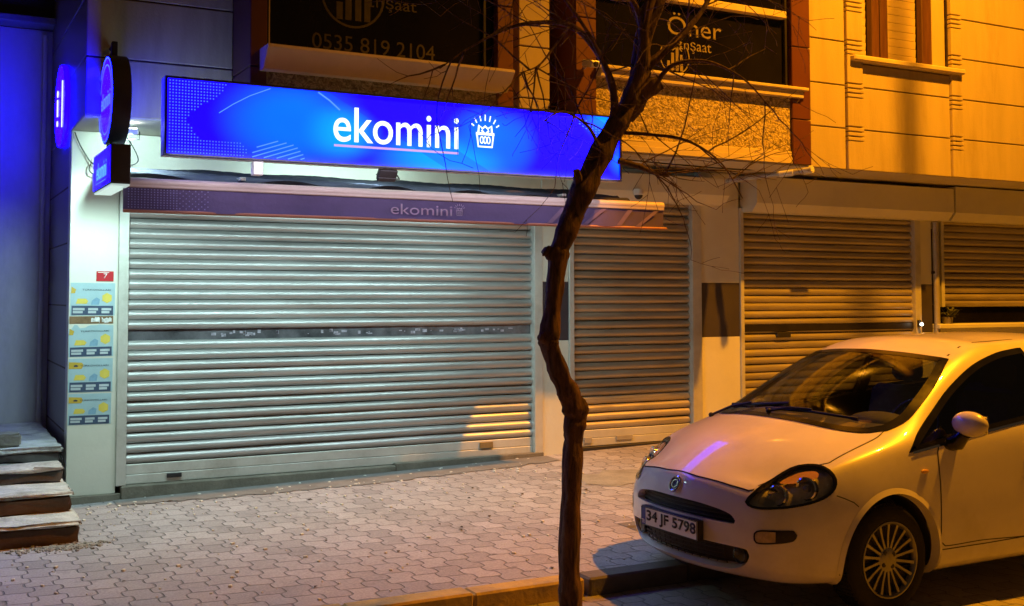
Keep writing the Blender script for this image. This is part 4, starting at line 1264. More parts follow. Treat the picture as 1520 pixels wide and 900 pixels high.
# ------------------------------------------------------------------ main sign
sg = empty('shop_sign', (2.32, -1.5, 2.6), 'long lit blue shop sign with white ekomini lettering and basket emblem', 'sign')
x0, x1, z0, z1 = .424, 4.222, 2.600, 3.152
def S(u, v, o=0): return (u-2.32, -o, v-2.6)
b = MB()
for q in ((x0, x1, z0, z0+.016), (x0, x1, z1-.016, z1), (x0, x0+.018, z0+.0165, z1-.0165), (x1-.018, x1, z0+.0165, z1-.0165)):
    b.box(q[0]-2.32, q[1]-2.32, -.012, .03, q[2]-2.6, q[3]-2.6, .003)
b.build('frame', mat('sign_frame', (.015, .015, .06), rough=.4, var=.2, bump=0), sg)
b = MB(); b.box(x0-2.32+.001, x1-2.32-.001, .031, .125, .001, z1-2.6-.001, .003); b.build('casing', white, sg)
def sign_face():
    m, nt, b = nodes('lit_sign_face')
    tc = N(nt, 'ShaderNodeTexCoord'); sp = N(nt, 'ShaderNodeSeparateXYZ'); nt.links.new(tc.outputs['Object'], sp.inputs[0])
    x, z = sp.outputs[0], sp.outputs[2]
    nz = N(nt, 'ShaderNodeTexNoise', i_Scale=1.6, i_Detail=2); nt.links.new(tc.outputs['Object'], nz.inputs['Vector'])
    col = (.0022, .0, 1.0)
    cur = None
    def blob(cx, cz, rx, rz, lo=.2, hi=1.0):
        dx = math_(nt, 'DIVIDE', math_(nt, 'SUBTRACT', x, cx-2.32), rx); dz = math_(nt, 'DIVIDE', math_(nt, 'SUBTRACT', z, cz-2.6), rz)
        d = math_(nt, 'SQRT', math_(nt, 'ADD', math_(nt, 'MULTIPLY', dx, dx), math_(nt, 'MULTIPLY', dz, dz)))
        mr = N(nt, 'ShaderNodeMapRange'); mr.interpolation_type = 'SMOOTHSTEP'
        mr.inputs[1].default_value = hi; mr.inputs[2].default_value = lo; nt.links.new(d, mr.inputs[0])
        return mr.outputs[0]
    out = col
    for (cx, cz, rx, rz, c, k) in ((1.35, 2.90, .65, .42, (.0, 0.0337, 1.0), .95), (1.72, 2.84, .36, .25, (.0, 0.0759, 1.0), .8), (1.25, 2.84, .5, .3, (.0, 0.0211, 1.0), .4),
                                   (2.6, 2.70, .75, .24, (.0, 0.0717, 1.0), .9), (2.95, 2.92, .42, .26, (.0, 0.0316, 1.0), .9), (3.2, 2.85, .25, .3, (.0, 0.0253, 1.0), .7),
                                   (4.05, 3.13, .26, .22, (.0, 0.0632, 1.0), .95), (4.25, 2.78, .2, .18, (.0, 0.0422, 1.0), .8)):
        f = math_(nt, 'MULTIPLY', blob(cx, cz, rx, rz), k)
        out = mixcol(nt, f, out, c)
    # swooping darker bands
    sw = math_(nt, 'SINE', math_(nt, 'ADD', math_(nt, 'MULTIPLY', x, 3.2), math_(nt, 'MULTIPLY', z, 6.0)))
    f = math_(nt, 'MULTIPLY', math_(nt, 'GREATER_THAN', sw, .82), .35)
    out = mixcol(nt, f, out, (.003, .0, 1.0))
    nt.links.new(out, b.inputs['Emission Color']); b.inputs['Emission Strength'].default_value = SIGN_E
    b.inputs['Base Color'].default_value = (.01, .02, .2, 1); b.inputs['Roughness'].default_value = .3
    return m
SIGN_E = 6.5
b = MB(); b.quad([S(x0+.018, z0+.016, -.004), S(x1-.018, z0+.016, -.004), S(x1-.018, z1-.016, -.004), S(x0+.018, z1-.016, -.004)])
face = b.build('lit_face', sign_face(), sg, 0)
wl = emit('lit_white', (.80, .95, 1.0), 1.6); pinkl = emit('lit_pink', (.62, .40, .72), 1.1)
pale = emit('lit_pale_blue', (.08, .24, 1.0), 1.5); dotm = emit('lit_dots', (.045, .12, 1.0), 2.6)
pl = lambda u, v, o: S(u, v, o+.001)
text('lettering', 'ekomini', 1.650, 2.682, 2.776, 3.038, 0, wl, sg, .004, .004, pl)
b = MB(); b.box(1.655-2.32, 2.680-2.32, -.005, -.001, 2.738-2.6, 2.754-2.6, .001); b.build('underline', pinkl, sg)
basket('basket_emblem', 2.918, 2.895, .205, 0, wl, sg, lambda u, v: S(u, v, .003))
b = MB()
for i in range(34):
    for j in range(24):
        u, v = .455+i*.0215, 2.625+j*.0215
        w = (u-.44)/.72; h = (v-2.61)/.53
        if h > .22+.0*w and u > .44+.17+.22*max(0, h-.45)*1.8+.05*math.sin(h*9): continue
        if h <= .22 and u > 1.02-.6*abs(h-.08): continue
        b.quad([S(u, v, .001), S(u+.0075, v, .001), S(u+.0075, v+.0075, .001), S(u, v+.0075, .001)])
b.build('dot_pattern', dotm, sg, 0)
L = [([(.80, 2.92), (.90, 2.99), (1.02, 3.06), (1.17, 3.125)], .006), ([(1.53, 3.13), (1.62, 3.075), (1.70, 3.01)], .012)]
for k in range(8):      # parallel slanting stripes filling a low mound
    seg_ = []
    for q in range(41):
        u = 1.02+.42*q/40; v = 2.60+.34*(u-1.06)+.030*(3-k)+.03
        if ((u-1.235)/.205)**2+((v-2.615)/.135)**2 < 1 and v > 2.622: seg_.append((u, v))
    if len(seg_) > 2: L.append(([seg_[0], seg_[-1]], .0075))
ribbons('stripe_pattern', L, 0, pale, sg, lambda u, v: S(u, v, .0015))
b = MB()
for i in range(12):
    for j in range(4):
        u = 3.80+.032*i; v = 3.06-.018*i+.022*j
        if v > 3.12 or u > 4.19: continue
        b.quad([S(u, v, .001), S(u+.014, v-.004, .001), S(u+.014, v+.004, .001), S(u, v+.008, .001)])
b.build('dash_pattern', pale, sg, 0)
for x in (1.10, 3.90):
    b = MB(); b.box(x-2.32-.035, x-2.32+.035, .04, .12, -.10, -.001, .006); b.build('mounting_bracket', white, sg)
for x in (1.0, 2.3, 3.6):
    b = MB(); b.box(x-2.32-.02, x-2.32+.02, .126, .20, .2, .24, .004); b.build('wall_tie', white, sg)

# ------------------------------------------------------------------ projecting signs
bluef = emit('lit_blue', (.0035, .0, 1.0), 9); bluehot = emit('lit_blue_strong', (.0012, .0, 1.0), 58)
rs = empty('round_sign', (.168, -1.035, 3.03), 'round blue double-sided sign projecting from the wall on a dark bracket', 'sign')
AX = Matrix.Rotation(R(-90), 4, 'Y')          # lathe axis to -X
b = MB(); b.lathe([(.306, -.065), (.318, -.06), (.318, .06), (.306, .065)], AX, 64); b.build('drum', dark, rs)
for s_, nm in ((1, 'lit_face'), (-1, 'lit_face')):
    b = MB(); b.lathe([(.309, s_*.063), (.0, s_*.064)], AX, 64); f_ = b.build(nm, bluehot if s_ > 0 else bluef, rs, 0)
    b = MB(); b.lathe([(.304, s_*.0655), (.294, s_*.0655)], AX, 64); b.lathe([(.252, s_*.0655), (.244, s_*.0655)], AX, 64); b.build('ring_line', dotm, f_, 0)
    pl_ = (lambda u, v, o: (-.0658-o, -u, v)) if s_ > 0 else (lambda u, v, o: (.0658+o, u, v))
    text('lettering', 'ekomini', -.20, .20, -.06, .06, 0, dotm, f_, .0005, 0, pl_)
b = MB(); b.box(-.02, .02, .05, .10, .30, .44, .004); b.tube([(0, .075, .42), (0, .26, .42)], .014, 8); b.tube([(0, .34, .30), (0, .07, .43)], .012, 8); b.tube([(0, .26, .20), (0, .26, .46)], .016, 8)
b.box(-.03, .03, .235, .262, -.2, .2, .004); b.build('bracket', dark, rs)
for y in (-.05, .12):
    b = MB(); b.tube([(-.025, y, -.30), (-.025, y, -.39)], .012, 8); b.build('hanger', dark, rs)
bs = empty('box_sign', (.145, -1.05, 2.53), 'small blue box sign hanging under the round sign', 'sign')
b = MB(); b.box(-.064, .068, -.40, .40, -.135, .135, .006); b.build('case', dark, bs)
b = MB(); b.box(-.0655, -.0642, -.39, .39, -.125, .125, 0); f_ = b.build('lit_face', bluef, bs, 0)
text('lettering', 'ekomini', -.24, .22, -.065, .06, 0, emit('lit_letter_blue', (.10, .42, 1.0), 1.5), f_, .0006, .006, lambda u, v, o: (-.0658-o, -u, v))
b = MB(); b.box(-.0668, -.0660, -.20, .24, -.092, -.085, 0); b.build('underline', dotm, f_)
b = MB(); b.box(-.06, .064, -.39, .39, -.150, -.1355, .004); b.build('under_panel', emit('lit_under_panel', (.8, 1.0, .95), .55), bs)
ss = empty('wall_sign', (-.02, .42, 3.20), 'glowing blue round sign on the side wall facing the neighbour', 'sign')
b = MB(); b.lathe([(.338, -.012), (.342, .016), (.338, .024)], AX, 56); b.build('rim', bluef, ss)
b = MB(); b.lathe([(.335, .028), (.0, .029)], AX, 56); f_ = b.build('lit_face', bluehot, ss, 0)
b = MB()
b.box(-.034, -.031, -.215, -.185, -.20, .18, 0); b.build('white_stroke', wl, f_)
b = MB(); b.box(-.034, -.031, .10, .15, -.07, .07, .0); b.ball((-.032, .125, .12), 1, (.004, .03, .03)); b.ball((-.032, .13, -.13), 1, (.004, .03, .025)); b.build('white_mark', wl, f_)

# ------------------------------------------------------------------ notices on the left pillar
def poster(z0, z1, x0, x1, label, torn=0, seed=0, fade=0, tilt=0):
    t = empty('poster', (x0, -.001, z0), label, 'poster', 'service notices pasted on the left pillar')
    w, h = x1-x0, z1-z0; r_ = random.Random(seed)
    t.rotation_euler = (0, R(tilt), 0)
    pale_ = mat('poster_paper', (.36, .52, .58), rough=.5, var=.07, scale=8, bump=.05)
    navy = mat('poster_navy', (.045, .075, .14), rough=.5, var=.15, scale=8, bump=0)
    yel = mat('poster_yellow', (.68, .55, .10), rough=.5, var=.1, bump=0)
    yel2 = mat('poster_amber', (.55, .38, .05), rough=.5, var=.1, bump=0)
    ltb = mat('poster_blue', (.22, .40, .55), rough=.5, var=.2, scale=12, bump=0)
    txt = mat('poster_text', (.45, .52, .56), rough=.5, bump=0); inkd = mat('poster_ink', (.04, .05, .07), rough=.5, bump=0)
    # sheet with a torn upper edge
    b = MB(); n = 16; top = [w*i/n for i in range(n+1)]
    vt = [b.bm.verts.new((x, -.001, h-(torn*r_.uniform(0, 1)*(1 if x < w*.45 else .25)))) for x in top]
    vb = [b.bm.verts.new((x, -.001, 0)) for x in top]
    for i in range(n): b.bm.faces.new((vb[i], vb[i+1], vt[i+1], vt[i]))
    b.build('sheet', pale_, t, 0)
    b = MB(); b.box(.01, w-.012, -.0022, -.0014, .004, h*.30, 0); nv = b.build('text_band', navy, t)
    b = MB()
    for k, (a, e) in enumerate(((.06, .32), (.40, .62), (.70, .92))):
        for q in range(2): b.box(w*a, w*(e-.04*q), -.0030, -.0024, h*(.16-.09*q), h*(.23-.09*q), 0)
    b.build('fine_print', txt, nv)
    b = MB(); hx = [(w*.82+.042*math.cos(R(60*k+30)), h*.54+.042*math.sin(R(60*k+30))) for k in range(6)]
    b.prism(hx, 'Y', -.0022, -.0014); b.build('yellow_hexagon', yel, t)
    b = MB(); b.prism([(w*.12, h*.36), (w*.36, h*.36), (w*.40, h*.44), (w*.34, h*.52), (w*.16, h*.52)], 'Y', -.0022, -.0014); b.build('yellow_splash', yel, t)
    b = MB(); b.prism([(w*.46, h*.33), (w*.64, h*.33), (w*.66, h*.50), (w*.58, h*.56), (w*.48, h*.46)], 'Y', -.0022, -.0014); b.build('blue_splash', ltb, t)
    if not fade:
        b = MB(); b.prism([(w*.01, h*.70), (w*.30, h*.70), (w*.34, h*.80), (w*.30, h*.88), (w*.01, h*.90)], 'Y', -.0022, -.0014); b.build('amber_flag', yel2, t)
        b = MB(); b.prism([(w*.12, h*.76), (w*.20, h*.76), (w*.22, h*.79), (w*.17, h*.82), (w*.12, h*.80)], 'Y', -.0030, -.0023); b.build('ink_mark', inkd, t)
    else:
        b = MB(); b.prism([(w*.01, h*.68), (w*.10, h*.68), (w*.12, h*.80), (w*.02, h*.88)], 'Y', -.0022, -.0014); b.build('amber_flag', yel2, t)
    text('lettering', 'TÜRKOVOLLARI', w*.26, w*.90, h*.765, h*.825, -.0030, inkd, t, .0002, .0)
    return t
poster(1.478, 1.737, -.002+.012, .348, 'topmost pale notice with its heading faded, just under the red plate', 0, 1, 1, .4)
poster(1.150, 1.405, .004, .342, 'second notice from the top, its upper edge torn ragged under the brown glue strip', .035, 2, 1, -.5)
poster(.872, 1.138, .004, .338, 'third notice down, bright amber flag and thin gap above', 0, 3, 0, .3)
poster(.618, .862, .006, .330, 'lowest notice on the pillar with an amber flag at its corner', 0, 4, 0, .6)
b = MB(); b.box(.006, .338, -.0018, -.0004, 1.412, 1.472, .0)
gl_ = tag(b.build('glue_strip', mat('brown_glue', (.20, .12, .06), rough=.8, var=.3, scale=14, bump=.3), None), 'brown strip of old glue between the two upper notices', 'glue strip')
b = MB(); r_ = random.Random(5)
for k, (a, e) in enumerate(((.17, .235), (.25, .325))):
    pts = [(a+(e-a)*q/6, 1.418+r_.uniform(0, .012)) for q in range(7)]+[(e-(e-a)*q/6, 1.462+r_.uniform(-.012, .006)) for q in range(7)]
    b.prism(pts, 'Y', -.0034, -.0022)
tag(b.build('paper_scrap', mat('scrap_paper', (.66, .70, .70), rough=.6, var=.5, scale=25, bump=.2), None), 'torn white scraps of paper still stuck to the brown glue strip', 'paper scraps')
np_ = empty('number_plate', (.27, -.001, 1.79), 'small red house number plate above the notices', 'plate')
b = MB(); b.box(-.066, .066, -.006, .0, -.040, .040, .002); pp = b.build('plate', mat('red_enamel', (.48, .02, .03), rough=.35, var=.1, bump=.02), np_)
wht = mat('plate_white_paint', (.75, .72, .72), rough=.5, bump=0)
text('lettering', '7', -.012, .018, -.016, .022, -.0062, wht, pp, .0006, .01)
b = MB(); b.box(-.055, .03, -.0068, -.0062, .028, .033, 0); b.build('fine_print', wht, pp)
# ------------------------------------------------------------------ lights fittings, cameras, pipes and cables
def flood(name, loc, label, rot, parts):
    t = empty(name, loc, label, 'floodlight'); t.rotation_euler = rot
    b = MB(); b.box(-.075, .075, -.02, .025, -.05, .05, .006); b.build('housing', parts[0], t)
    b = MB(); b.box(-.066, .066, -.024, -.0205, -.042, .042, 0); b.build('lamp_glass', parts[1], t)
    b = MB(); b.tube([(-.085, 0, 0), (-.085, .06, 0), (.085, .06, 0), (.085, 0, 0)], .006, 6); b.build('yoke', dark, t)
    return t
coolglass = emit('lit_cool_glass', (.80, .97, 1.0), 14)
flood('floodlight', (.335, -.58, 2.885), 'small white floodlight under the soffit beside the round sign', (R(-80), 0, R(-10)), (white, coolglass))
flood('floodlight', (2.12, -1.40, 2.56), 'small floodlight tucked under the middle of the long sign', (R(-145), 0, 0), (dark, coolglass))
st = empty('strip_light', (2.3, -1.12, 2.37), 'slim white strip light behind the awning valance', 'strip light')
b = MB(); b.box(-1.75, 1.75, -.03, .03, .004, .03, .004); b.build('fitting', white, st)
b = MB(); b.box(-1.74, 1.74, -.02, .02, -.012, .0035, .004); b.build('tube', emit('lit_tube', (.80, 1.0, .96), 7), st)
def cctv(loc, label, kind):
    t = empty('security_camera', loc, label, 'camera')
    if kind == 'dome':
        b = MB(); b.ball((0, 0, -.03), .042); b.build('eye', dark, t); b = MB(); b.lathe([(.0, .03), (.05, .03), (.05, -.02), (.042, -.03)], n=20); b.build('mount', white, t)
    else:
        b = MB(); b.box(-.05, .05, -.09, .06, -.03, .03, .01, Matrix.Rotation(R(15), 4, 'X')); b.build('body', pipe_m, t)
        b = MB(); b.tube([(0, .03, 0), (0, .12, -.02)], .012, 8); b.build('arm', pipe_m, t)
        b = MB(); b.lathe([(.024, 0), (.018, .006), (0, .006)], Matrix.Translation((0, -.09, -.02)) @ Matrix.Rotation(R(105), 4, 'X'), 16); b.build('eye', dark, t)
cctv((5.28, -.28, 2.66), 'dark dome camera below the bay at the end of the awning', 'dome')
cctv((3.98, -1.40, 3.60), 'grey bullet camera on the sill corner of the orange-lit bay, behind the tree', 'bullet')
t = empty('junction_lamp', (3.90, -1.34, 2.555), 'small white lamp hanging below the right end of the long sign', 'lamp')
b = MB(); b.lathe([(.0, .045), (.022, .045), (.026, .0), (.030, -.04), (.0, -.05)], n=16); b.build('shade', white, t)
b = MB(); b.tube([(0, 0, .04), (0, .03, .08)], .007, 8); b.build('stem', dark, t)
dp = empty('drain_pipe', (6.5, -.6, 2.86), 'pale horizontal drain pipe under the orange-lit bay, joined by sleeves', 'pipe')
b = MB(); b.tube([(-.16, .48, -.06), (.0, .28, -.02), (.28, -.38, .02), (.31, -.46, .03)], .030, 12); b.build('pipe', pipe_m, dp)
b = MB(); b.tube([(.18, -.16, .005), (.24, -.29, .014)], .037, 12); b.tube([(.285, -.385, .02), (.315, -.47, .03)], .040, 12); b.build('sleeve', white, dp)
b = MB(); b.tube([(9.80, -.03, 0), (9.80, -.03, 2.52)], .035, 12)
pp_ = empty('post', (9.80, -.03, 0), 'grey metal post behind the car roof, between two closed shutters', 'post')
b = MB(); b.tube([(0, 0, 0), (0, 0, 2.52)], .036, 14); b.build('pole', pipe_m, pp_)
b = MB()
for z in (.6, 1.9): b.box(-.05, .05, -.012, .04, z, z+.03, .004)
b.build('clamp', dark, pp_)
t = empty('wall_lamp', (9.49, -.05, 1.30), 'tiny lit lamp low beside the grey post, just above the car roof', 'lamp')
b = MB(); b.ball((0, -.02, 0), .019); b.build('bulb', emit('lit_bulb', (1, .92, .70), 8), t)
b = MB(); b.box(-.02, .02, 0, .03, -.03, .05, .004); b.build('base', dark, t)
def cable(pts, label, r=.005, m=None, nm='cable'):
    P = [Vector(p) for p in pts]; out = []
    for i in range(len(P)-1):
        p0 = P[max(i-1, 0)]; p1 = P[i]; p2 = P[i+1]; p3 = P[min(i+2, len(P)-1)]
        for q in range(6):
            t = q/6
            out.append(.5*((2*p1)+(-p0+p2)*t+(2*p0-5*p1+4*p2-p3)*t*t+(-p0+3*p1-3*p2+p3)*t**3))
    out.append(P[-1])
    b = MB(); b.tube(out, r, 6)
    return tag(b.build(nm, m or black), label, 'cable')
cable([(.02, -.03, 2.93), (.06, -.03, 2.83), (.14, -.04, 2.70), (.19, -.05, 2.66), (.17, -.06, 2.60), (.13, -.05, 2.63), (.15, -.05, 2.69), (.20, -.06, 2.64), (.21, -.5, 2.62)], 'thin cable looping down the left pillar to the box sign', .005)
cable([(.23, -.80, 2.88), (.33, -.72, 2.78), (.40, -.66, 2.66), (.36, -.55, 2.63), (.30, -.5, 2.70)], 'thin cable hanging in a loop between round sign and long sign', .004)
cable([(4.4, -1.0, 2.875), (5.2, -.9, 2.868), (6.2, -.85, 2.872), (6.5, -.7, 2.945)], 'dark cable slung along the underside of the bay with gold lettering', .006)
# plant on the ledge
pt = empty('potted_plant', (9.98, -.03, 1.30), 'small spiky potted plant on the ledge by the grey post', 'plant')
b = MB(); b.lathe([(.0, 0), (.05, 0), (.065, .08), (.055, .08), (.0, .07)], n=20); b.build('pot', concrete, pt)
b = MB(); r_ = random.Random(4)
for k in range(46):
    a = r_.uniform(0, 6.28); l = r_.uniform(.07, .19); up2 = r_.uniform(.3, 1.1)
    d = Vector((math.cos(a), math.sin(a)*.7-.2, up2)).normalized(); s_ = d.cross(Vector((0, 0, 1))).normalized()*.012
    o = Vector((r_.uniform(-.03, .12), r_.uniform(-.03, .0), .075+r_.uniform(0, .05)))
    m_ = o+d*l*.6+Vector((0, 0, .01)); e = o+d*l-Vector((0, 0, .02))
    v = [b.bm.verts.new(p) for p in (o-s_*.3, o+s_*.3, m_+s_, e, m_-s_)]
    b.bm.faces.new((v[0], v[1], v[2], v[4])); b.bm.faces.new((v[4], v[2], v[3]))
b.build('leaves', mat('plant_leaf', (.10, .11, .05), rough=.6, var=.4, scale=20, bump=0), pt, 0)

# ------------------------------------------------------------------ tree
tree = empty('bare_tree', (2.14, -3.98, -.1), 'bare crooked street tree leaning over the kerb beside the car', 'tree')
def bark():
    m, nt, b = nodes('bark')
    tc = N(nt, 'ShaderNodeTexCoord'); mp = N(nt, 'ShaderNodeMapping'); mp.inputs['Scale'].default_value = (1, 1, .22)
    nt.links.new(tc.outputs['Object'], mp.inputs['Vector'])
    n1 = N(nt, 'ShaderNodeTexNoise', i_Scale=28, i_Detail=8, i_Roughness=.7, i_Distortion=.6); nt.links.new(mp.outputs[0], n1.inputs['Vector'])
    n2 = N(nt, 'ShaderNodeTexNoise', i_Scale=5, i_Detail=6); nt.links.new(tc.outputs['Object'], n2.inputs['Vector'])
    r = N(nt, 'ShaderNodeValToRGB'); r.color_ramp.elements[0].position = .32; r.color_ramp.elements[1].position = .72
    r.color_ramp.elements[0].color = (.02, .011, .008, 1); r.color_ramp.elements[1].color = (.235, .125, .08, 1)
    nt.links.new(n1.outputs[0], r.inputs[0])
    nt.links.new(mixcol(nt, .4, r.outputs[0], n2.outputs[0], 'OVERLAY'), b.inputs['Base Color'])
    bp = N(nt, 'ShaderNodeBump', i_Strength=1, i_Distance=.02); nt.links.new(n1.outputs[0], bp.inputs['Height']); nt.links.new(bp.outputs[0], b.inputs['Normal'])
    b.inputs['Roughness'].default_value = .9
    return m
barkm = bark()
O = Vector((2.14, -3.98, -.1))
def spline(pts, rads, n=7):
    P = [Vector(p) for p in pts]; out, rr = [], []
    for i in range(len(P)-1):
        p0 = P[max(i-1, 0)]; p1 = P[i]; p2 = P[i+1]; p3 = P[min(i+2, len(P)-1)]
        for q in range(n):
            t = q/n
            out.append(.5*((2*p1)+(-p0+p2)*t+(2*p0-5*p1+4*p2-p3)*t*t+(-p0+3*p1-3*p2+p3)*t**3)); rr.append(rads[i]+(rads[i+1]-rads[i])*t)
    out.append(P[-1]); rr.append(rads[-1])
    return out, rr
def gnarl(b, pts, rads, seed, n=16, amp=.10):
    amp *= 1.7
    r_ = random.Random(seed); out, rr = spline(pts, rads)
    k0 = len(b.bm.verts)
    b.tube(out, rr, n)
    b.bm.verts.ensure_lookup_table()
    ph = [r_.uniform(0, 6) for _ in range(4)]
    for idx, v in enumerate(b.bm.verts[k0:]):
        ri = idx//n; a = 2*math.pi*(idx % n)/n
        if ri >= len(out): continue
        c = out[ri]; d = v.co-c
        q = 1+amp*(.6*math.sin(3*a+ph[0]+ri*.12)+.5*math.sin(5*a+ph[1]-ri*.2)+.5*math.sin(ri*.9+ph[2])+.4*r_.uniform(-1, 1))
        v.co = c+d*q
    return out
T = -3.98
trunk = [(2.140, T, -.22), (2.136, T, .0), (2.128, T, .20), (2.150, T, .67), (2.158, T, .89), (2.165, T, 1.00), (2.120, T-.01, 1.10), (2.070, T-.01, 1.20), (2.010, T, 1.37), (2.010, T, 1.42), (2.035, T, 1.63), (2.060, T, 1.84), (2.10, T, 1.95), (2.213, T, 2.19), (2.33, T, 2.40), (2.45, T, 2.59), (2.58, T, 2.77)]
tr = [q*.86 for q in [.085, .073, .062, .062, .064, .078, .068, .062, .060, .064, .052, .060, .064, .074, .074, .070, .062]]
b = MB(); gnarl(b, [Vector(p)-O for p in trunk], tr, 2, 18, .085)
gnarl(b, [Vector(p)-O for p in ((2.52, T, 2.66), (2.63, T-.02, 2.80), (2.725, T-.03, 2.865))], [.05, .052, .046], 5, 12, .12)      # sawn stub
gnarl(b, [Vector(p)-O for p in ((2.14, T, 1.0), (2.20, T, 1.03), (2.235, T, 1.035))], [.055, .045, .018], 6, 10, .15)
gnarl(b, [Vector(p)-O for p in ((2.04, T, 1.855), (2.0, T, 1.87), (1.975, T, 1.885))], [.045, .035, .022], 7, 10, .15)
gnarl(b, [Vector(p)-O for p in ((2.03, T, 1.395), (1.965, T, 1.405), (1.94, T, 1.41))], [.05, .035, .015], 8, 10, .15)
gnarl(b, [Vector(p)-O for p in ((2.20, T, 2.2), (2.18, T-.02, 2.28), (2.165, T-.03, 2.33))], [.04, .024, .018], 9, 10, .15)
b.build('trunk', barkm, tree, 60)
rt_ = random.Random(17)
def grow(b, p, d, L, r, depth, droop=.25, wig=.42):
    """a twig of wavering segments that forks"""
    n = max(3, int(L/.07)); pts = [p]; rs_ = [r]; q = p.copy(); dd = d.normalized()
    for i in range(n):
        dd = (dd+Vector((rt_.gauss(0, wig), rt_.gauss(0, wig), rt_.gauss(0, wig)-droop*.12))*.28).normalized()
        q = q+dd*(L/n); pts.append(q.copy()); rs_.append(max(.0014, r*(1-.75*(i+1)/n)))
        if depth > 0 and rt_.random() < .30:
            side = (dd.cross(Vector((rt_.gauss(0, 1), rt_.gauss(0, 1), rt_.gauss(0, 1)))).normalized()+dd*.7).normalized()
            grow(b, q.copy(), side, L*rt_.uniform(.3, .65), max(.0016, rs_[-1]*.62), depth-1, droop, wig)
    b.tube(pts, rs_, 6 if r > .006 else 5)
    return pts
limbs = [
 # (points, radii, twigs)
 ([(2.56, T, 2.74), (2.62, T, 2.92), (2.66, T+.02, 3.12), (2.76, T+.03, 3.32), (2.86, T+.05, 3.6), (2.95, T+.1, 4.0)], [.07, .060, .050, .046, .036, .02], 9),
 ([(2.52, T, 2.70), (2.60, T-.05, 2.98), (2.60, T-.08, 3.22), (2.70, T-.1, 3.5), (2.72, T-.12, 3.9)], [.045, .035, .03, .024, .012], 7),
 ([(2.43, T, 2.62), (2.435, T-.01, 2.72), (2.405, T-.02, 2.85), (2.30, T-.03, 3.015), (2.12, T-.04, 3.13), (1.86, T-.05, 3.108), (1.67, T-.06, 3.04), (1.45, T-.08, 2.91), (1.30, T-.09, 2.80)], [.026, .023, .020, .018, .015, .011, .008, .005, .003], 9),
 ([(2.47, T, 2.40), (2.58, T-.02, 2.375), (2.68, T-.03, 2.345), (2.79, T-.04, 2.325)], [.018, .017, .014, .008], 7),
 ([(2.62, T, 2.92), (2.80, T-.05, 3.08), (3.0, T-.06, 3.28), (3.15, T-.06, 3.5)], [.03, .022, .016, .008], 7),
 ([(2.70, T-.03, 2.84), (2.78, T-.1, 2.96), (2.98, T-.16, 2.99), (3.22, T-.2, 2.90), (3.40, T-.22, 2.74)], [.016, .012, .009, .006, .003], 3),
 ([(2.45, T, 2.56), (2.62, T-.08, 2.55), (2.85, T-.14, 2.52), (3.06, T-.18, 2.40), (3.2, T-.2, 2.2)], [.012, .010, .008, .005, .003], 2),
 ([(2.35, T, 2.44), (2.2, T-.1, 2.56), (2.0, T-.16, 2.62), (1.85, T-.2, 2.55)], [.012, .009, .006, .003], 5),
 ([(2.40, T-.02, 2.86), (2.22, T-.08, 3.08), (1.98, T-.12, 3.30), (1.75, T-.16, 3.42)], [.013, .010, .007, .003], 8),
 ([(2.12, T-.04, 3.13), (1.98, T-.1, 2.98), (1.86, T-.14, 2.86), (1.72, T-.18, 2.80)], [.009, .007, .005, .002], 7),
 ([(2.66, T, 3.1), (2.5, T-.1, 3.3), (2.2, T-.16, 3.42), (1.95, T-.2, 3.55)], [.02, .016, .012, .006], 8),
]
for k, (pts, rads, nt_) in enumerate(limbs):
    b = MB(); out = gnarl(b, [Vector(p)-O for p in pts], rads, 40+k, 10, .06)
    for q in range(nt_+3):
        i = rt_.randrange(max(1, len(out)//4), len(out)-1)
        d = (out[min(i+2, len(out)-1)]-out[i-1]).normalized()
        side = (d*.5+Vector((rt_.uniform(-1, 1), rt_.uniform(-.5, .35), rt_.uniform(-.75, .8)))).normalized()
        grow(b, out[i].copy(), side, rt_.uniform(.35, .85), rt_.uniform(.0035, .0062), 2)
    b.build('branch', barkm, tree, 60)

# ------------------------------------------------------------------ street lamp (stands just outside the frame; its light and pole shadow fall on the scene)
LX, LY, LZ = 7.65, -4.8, 9.2
lampm = mat('lamp_post_steel', (.22, .22, .22), rough=.5, metal=.4, var=.15, bump=.05)
sl = empty('street_lamp', (7.93, -3.55, 0), 'tall street lamp with a curved arm and an orange lit head', 'street lamp')
b = MB(); b.tube([(0, 0, -.1), (0, 0, 4), (0, 0, 7.7)], [.075, .055, .04], 16); b.lathe([(.11, -.1), (.11, .35), (.075, .45)], n=20); b.build('pole', lampm, sl)
b = MB(); b.tube([(0, 0, 7.7), (.01, -.05, 8.2), (-.04, -.3, 8.75), (-.14, -.75, 9.12), (-.24, -1.08, 9.25)], [.04, .035, .032, .03, .03], 12); b.build('arm', lampm, sl)
hx, hy, hz = LX-7.93, LY+3.55, LZ
b = MB(); b.ball((hx, hy-.1, hz+.075), 1, (.13, .36, .085), 24, 12)
for v in b.bm.verts:
    if v.co.z < hz+.06: v.co.z = hz+.06
b.build('head', lampm, sl)
b = MB(); b.ball((hx, hy-.12, hz+.058), 1, (.10, .26, .05), 20, 10)
for v in b.bm.verts:
    if v.co.z > hz+.056: v.co.z = hz+.056
b.build('lamp_glass', emit('lit_sodium', (1, .50, .12), 60), sl)

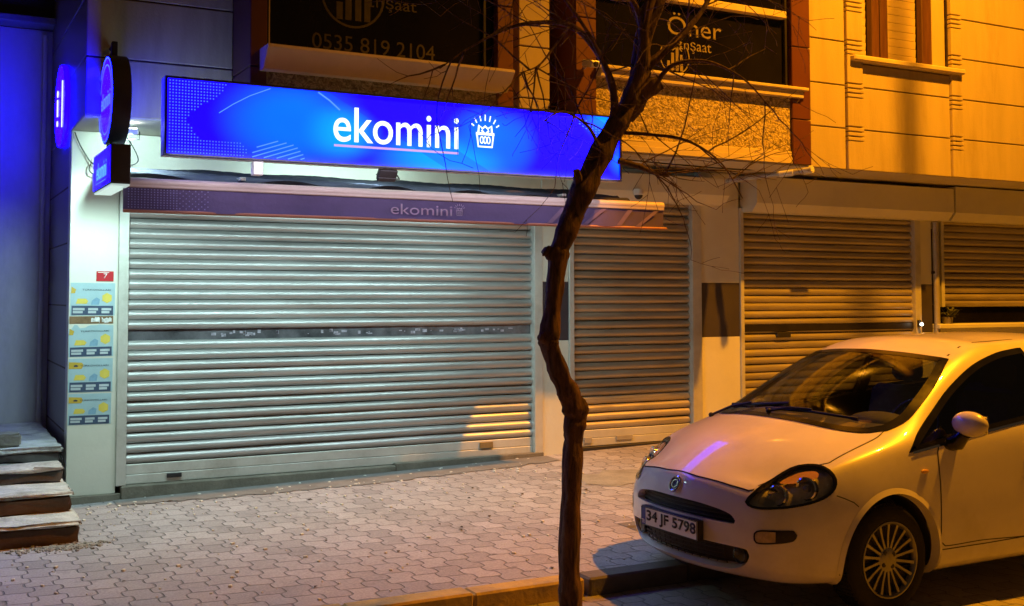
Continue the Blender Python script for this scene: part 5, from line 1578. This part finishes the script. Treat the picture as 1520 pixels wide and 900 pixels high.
def lamp(name, kind, loc, energy, col, target=None, **kw):
    l = bpy.data.lights.new(name, kind); l.energy = energy; l.color = col
    for k, v in kw.items(): setattr(l, k, v)
    o = bpy.data.objects.new(name, l); COL.objects.link(o); o.location = loc
    if target is not None: o.rotation_euler = (Vector(target)-Vector(loc)).to_track_quat('-Z', 'Y').to_euler()
    return o
SODIUM = (1.0, .35, .006)
lamp('sodium_lamp', 'SPOT', (LX, LY-.12, LZ-.03), 7000, SODIUM, (LX+1.7, LY+1.2, 0), spot_size=R(132), spot_blend=.75, shadow_soft_size=.10)
COOL = (.66, 1.0, .93)
lamp('soffit_flood_light', 'SPOT', (.335, -.62, 2.84), 105, COOL, (.25, -.35, 0), spot_size=R(150), spot_blend=.5, shadow_soft_size=.05)
lamp('box_sign_light', 'SPOT', (.13, -1.0, 2.36), 105, COOL, (.05, -.55, .6), spot_size=R(165), spot_blend=.4, shadow_soft_size=.08)
lamp('valance_fill_light', 'AREA', (2.32, -1.60, 2.60), 9, (.86, .80, 1.0), (2.32, -1.36, 2.28), shape='RECTANGLE', size=3.7, size_y=.03)  # added fill lamp in front of the valance, without a fitting
lamp('sign_flood_light', 'SPOT', (2.12, -1.30, 2.565), 75, COOL, (2.15, 0, 2.66), spot_size=R(80), spot_blend=.8, shadow_soft_size=.04)
o = lamp('strip_tube_light', 'AREA', (2.3, -1.12, 2.352), 44, (.63, .95, .95), (2.3, -.35, 0), shape='RECTANGLE', size=3.4, size_y=.05)

lamp('wall_fill_light', 'AREA', (1.95, -1.30, 2.66), 13, COOL, (1.95, 0, 2.74), shape='RECTANGLE', size=3.0, size_y=.05)  # added lamp brightening the wall between sign and awning
lamp('corner_flood_light', 'SPOT', (.33, -.62, 2.86), 70, COOL, (.42, 0, 2.62), spot_size=R(110), spot_blend=.8, shadow_soft_size=.05)
# ------------------------------------------------------------------ night sky
w = bpy.data.worlds.new('World'); SC.world = w; w.use_nodes = True
nt = w.node_tree; bg = nt.nodes['Background']
sky = nt.nodes.new('ShaderNodeTexSky'); sky.sky_type = 'NISHITA'; sky.sun_disc = False
sky.sun_elevation = R(-4); sky.sun_rotation = R(200); sky.air_density = 1.5; sky.dust_density = 3
mx = nt.nodes.new('ShaderNodeMix'); mx.data_type = 'RGBA'; mx.inputs[0].default_value = .75
mx.inputs[7].default_value = (.25, .145, .07, 1)         # glow of the town on the haze
nt.links.new(sky.outputs[0], mx.inputs[6]); nt.links.new(mx.outputs[2], bg.inputs[0])
bg.inputs[1].default_value = .17
SC.view_settings.view_transform = 'Standard'; SC.view_settings.look = 'None'; SC.view_settings.exposure = 0
SC.cycles.use_denoising = True
SC.cycles.max_bounces = 6
SC.cycles.sample_clamp_indirect = 4
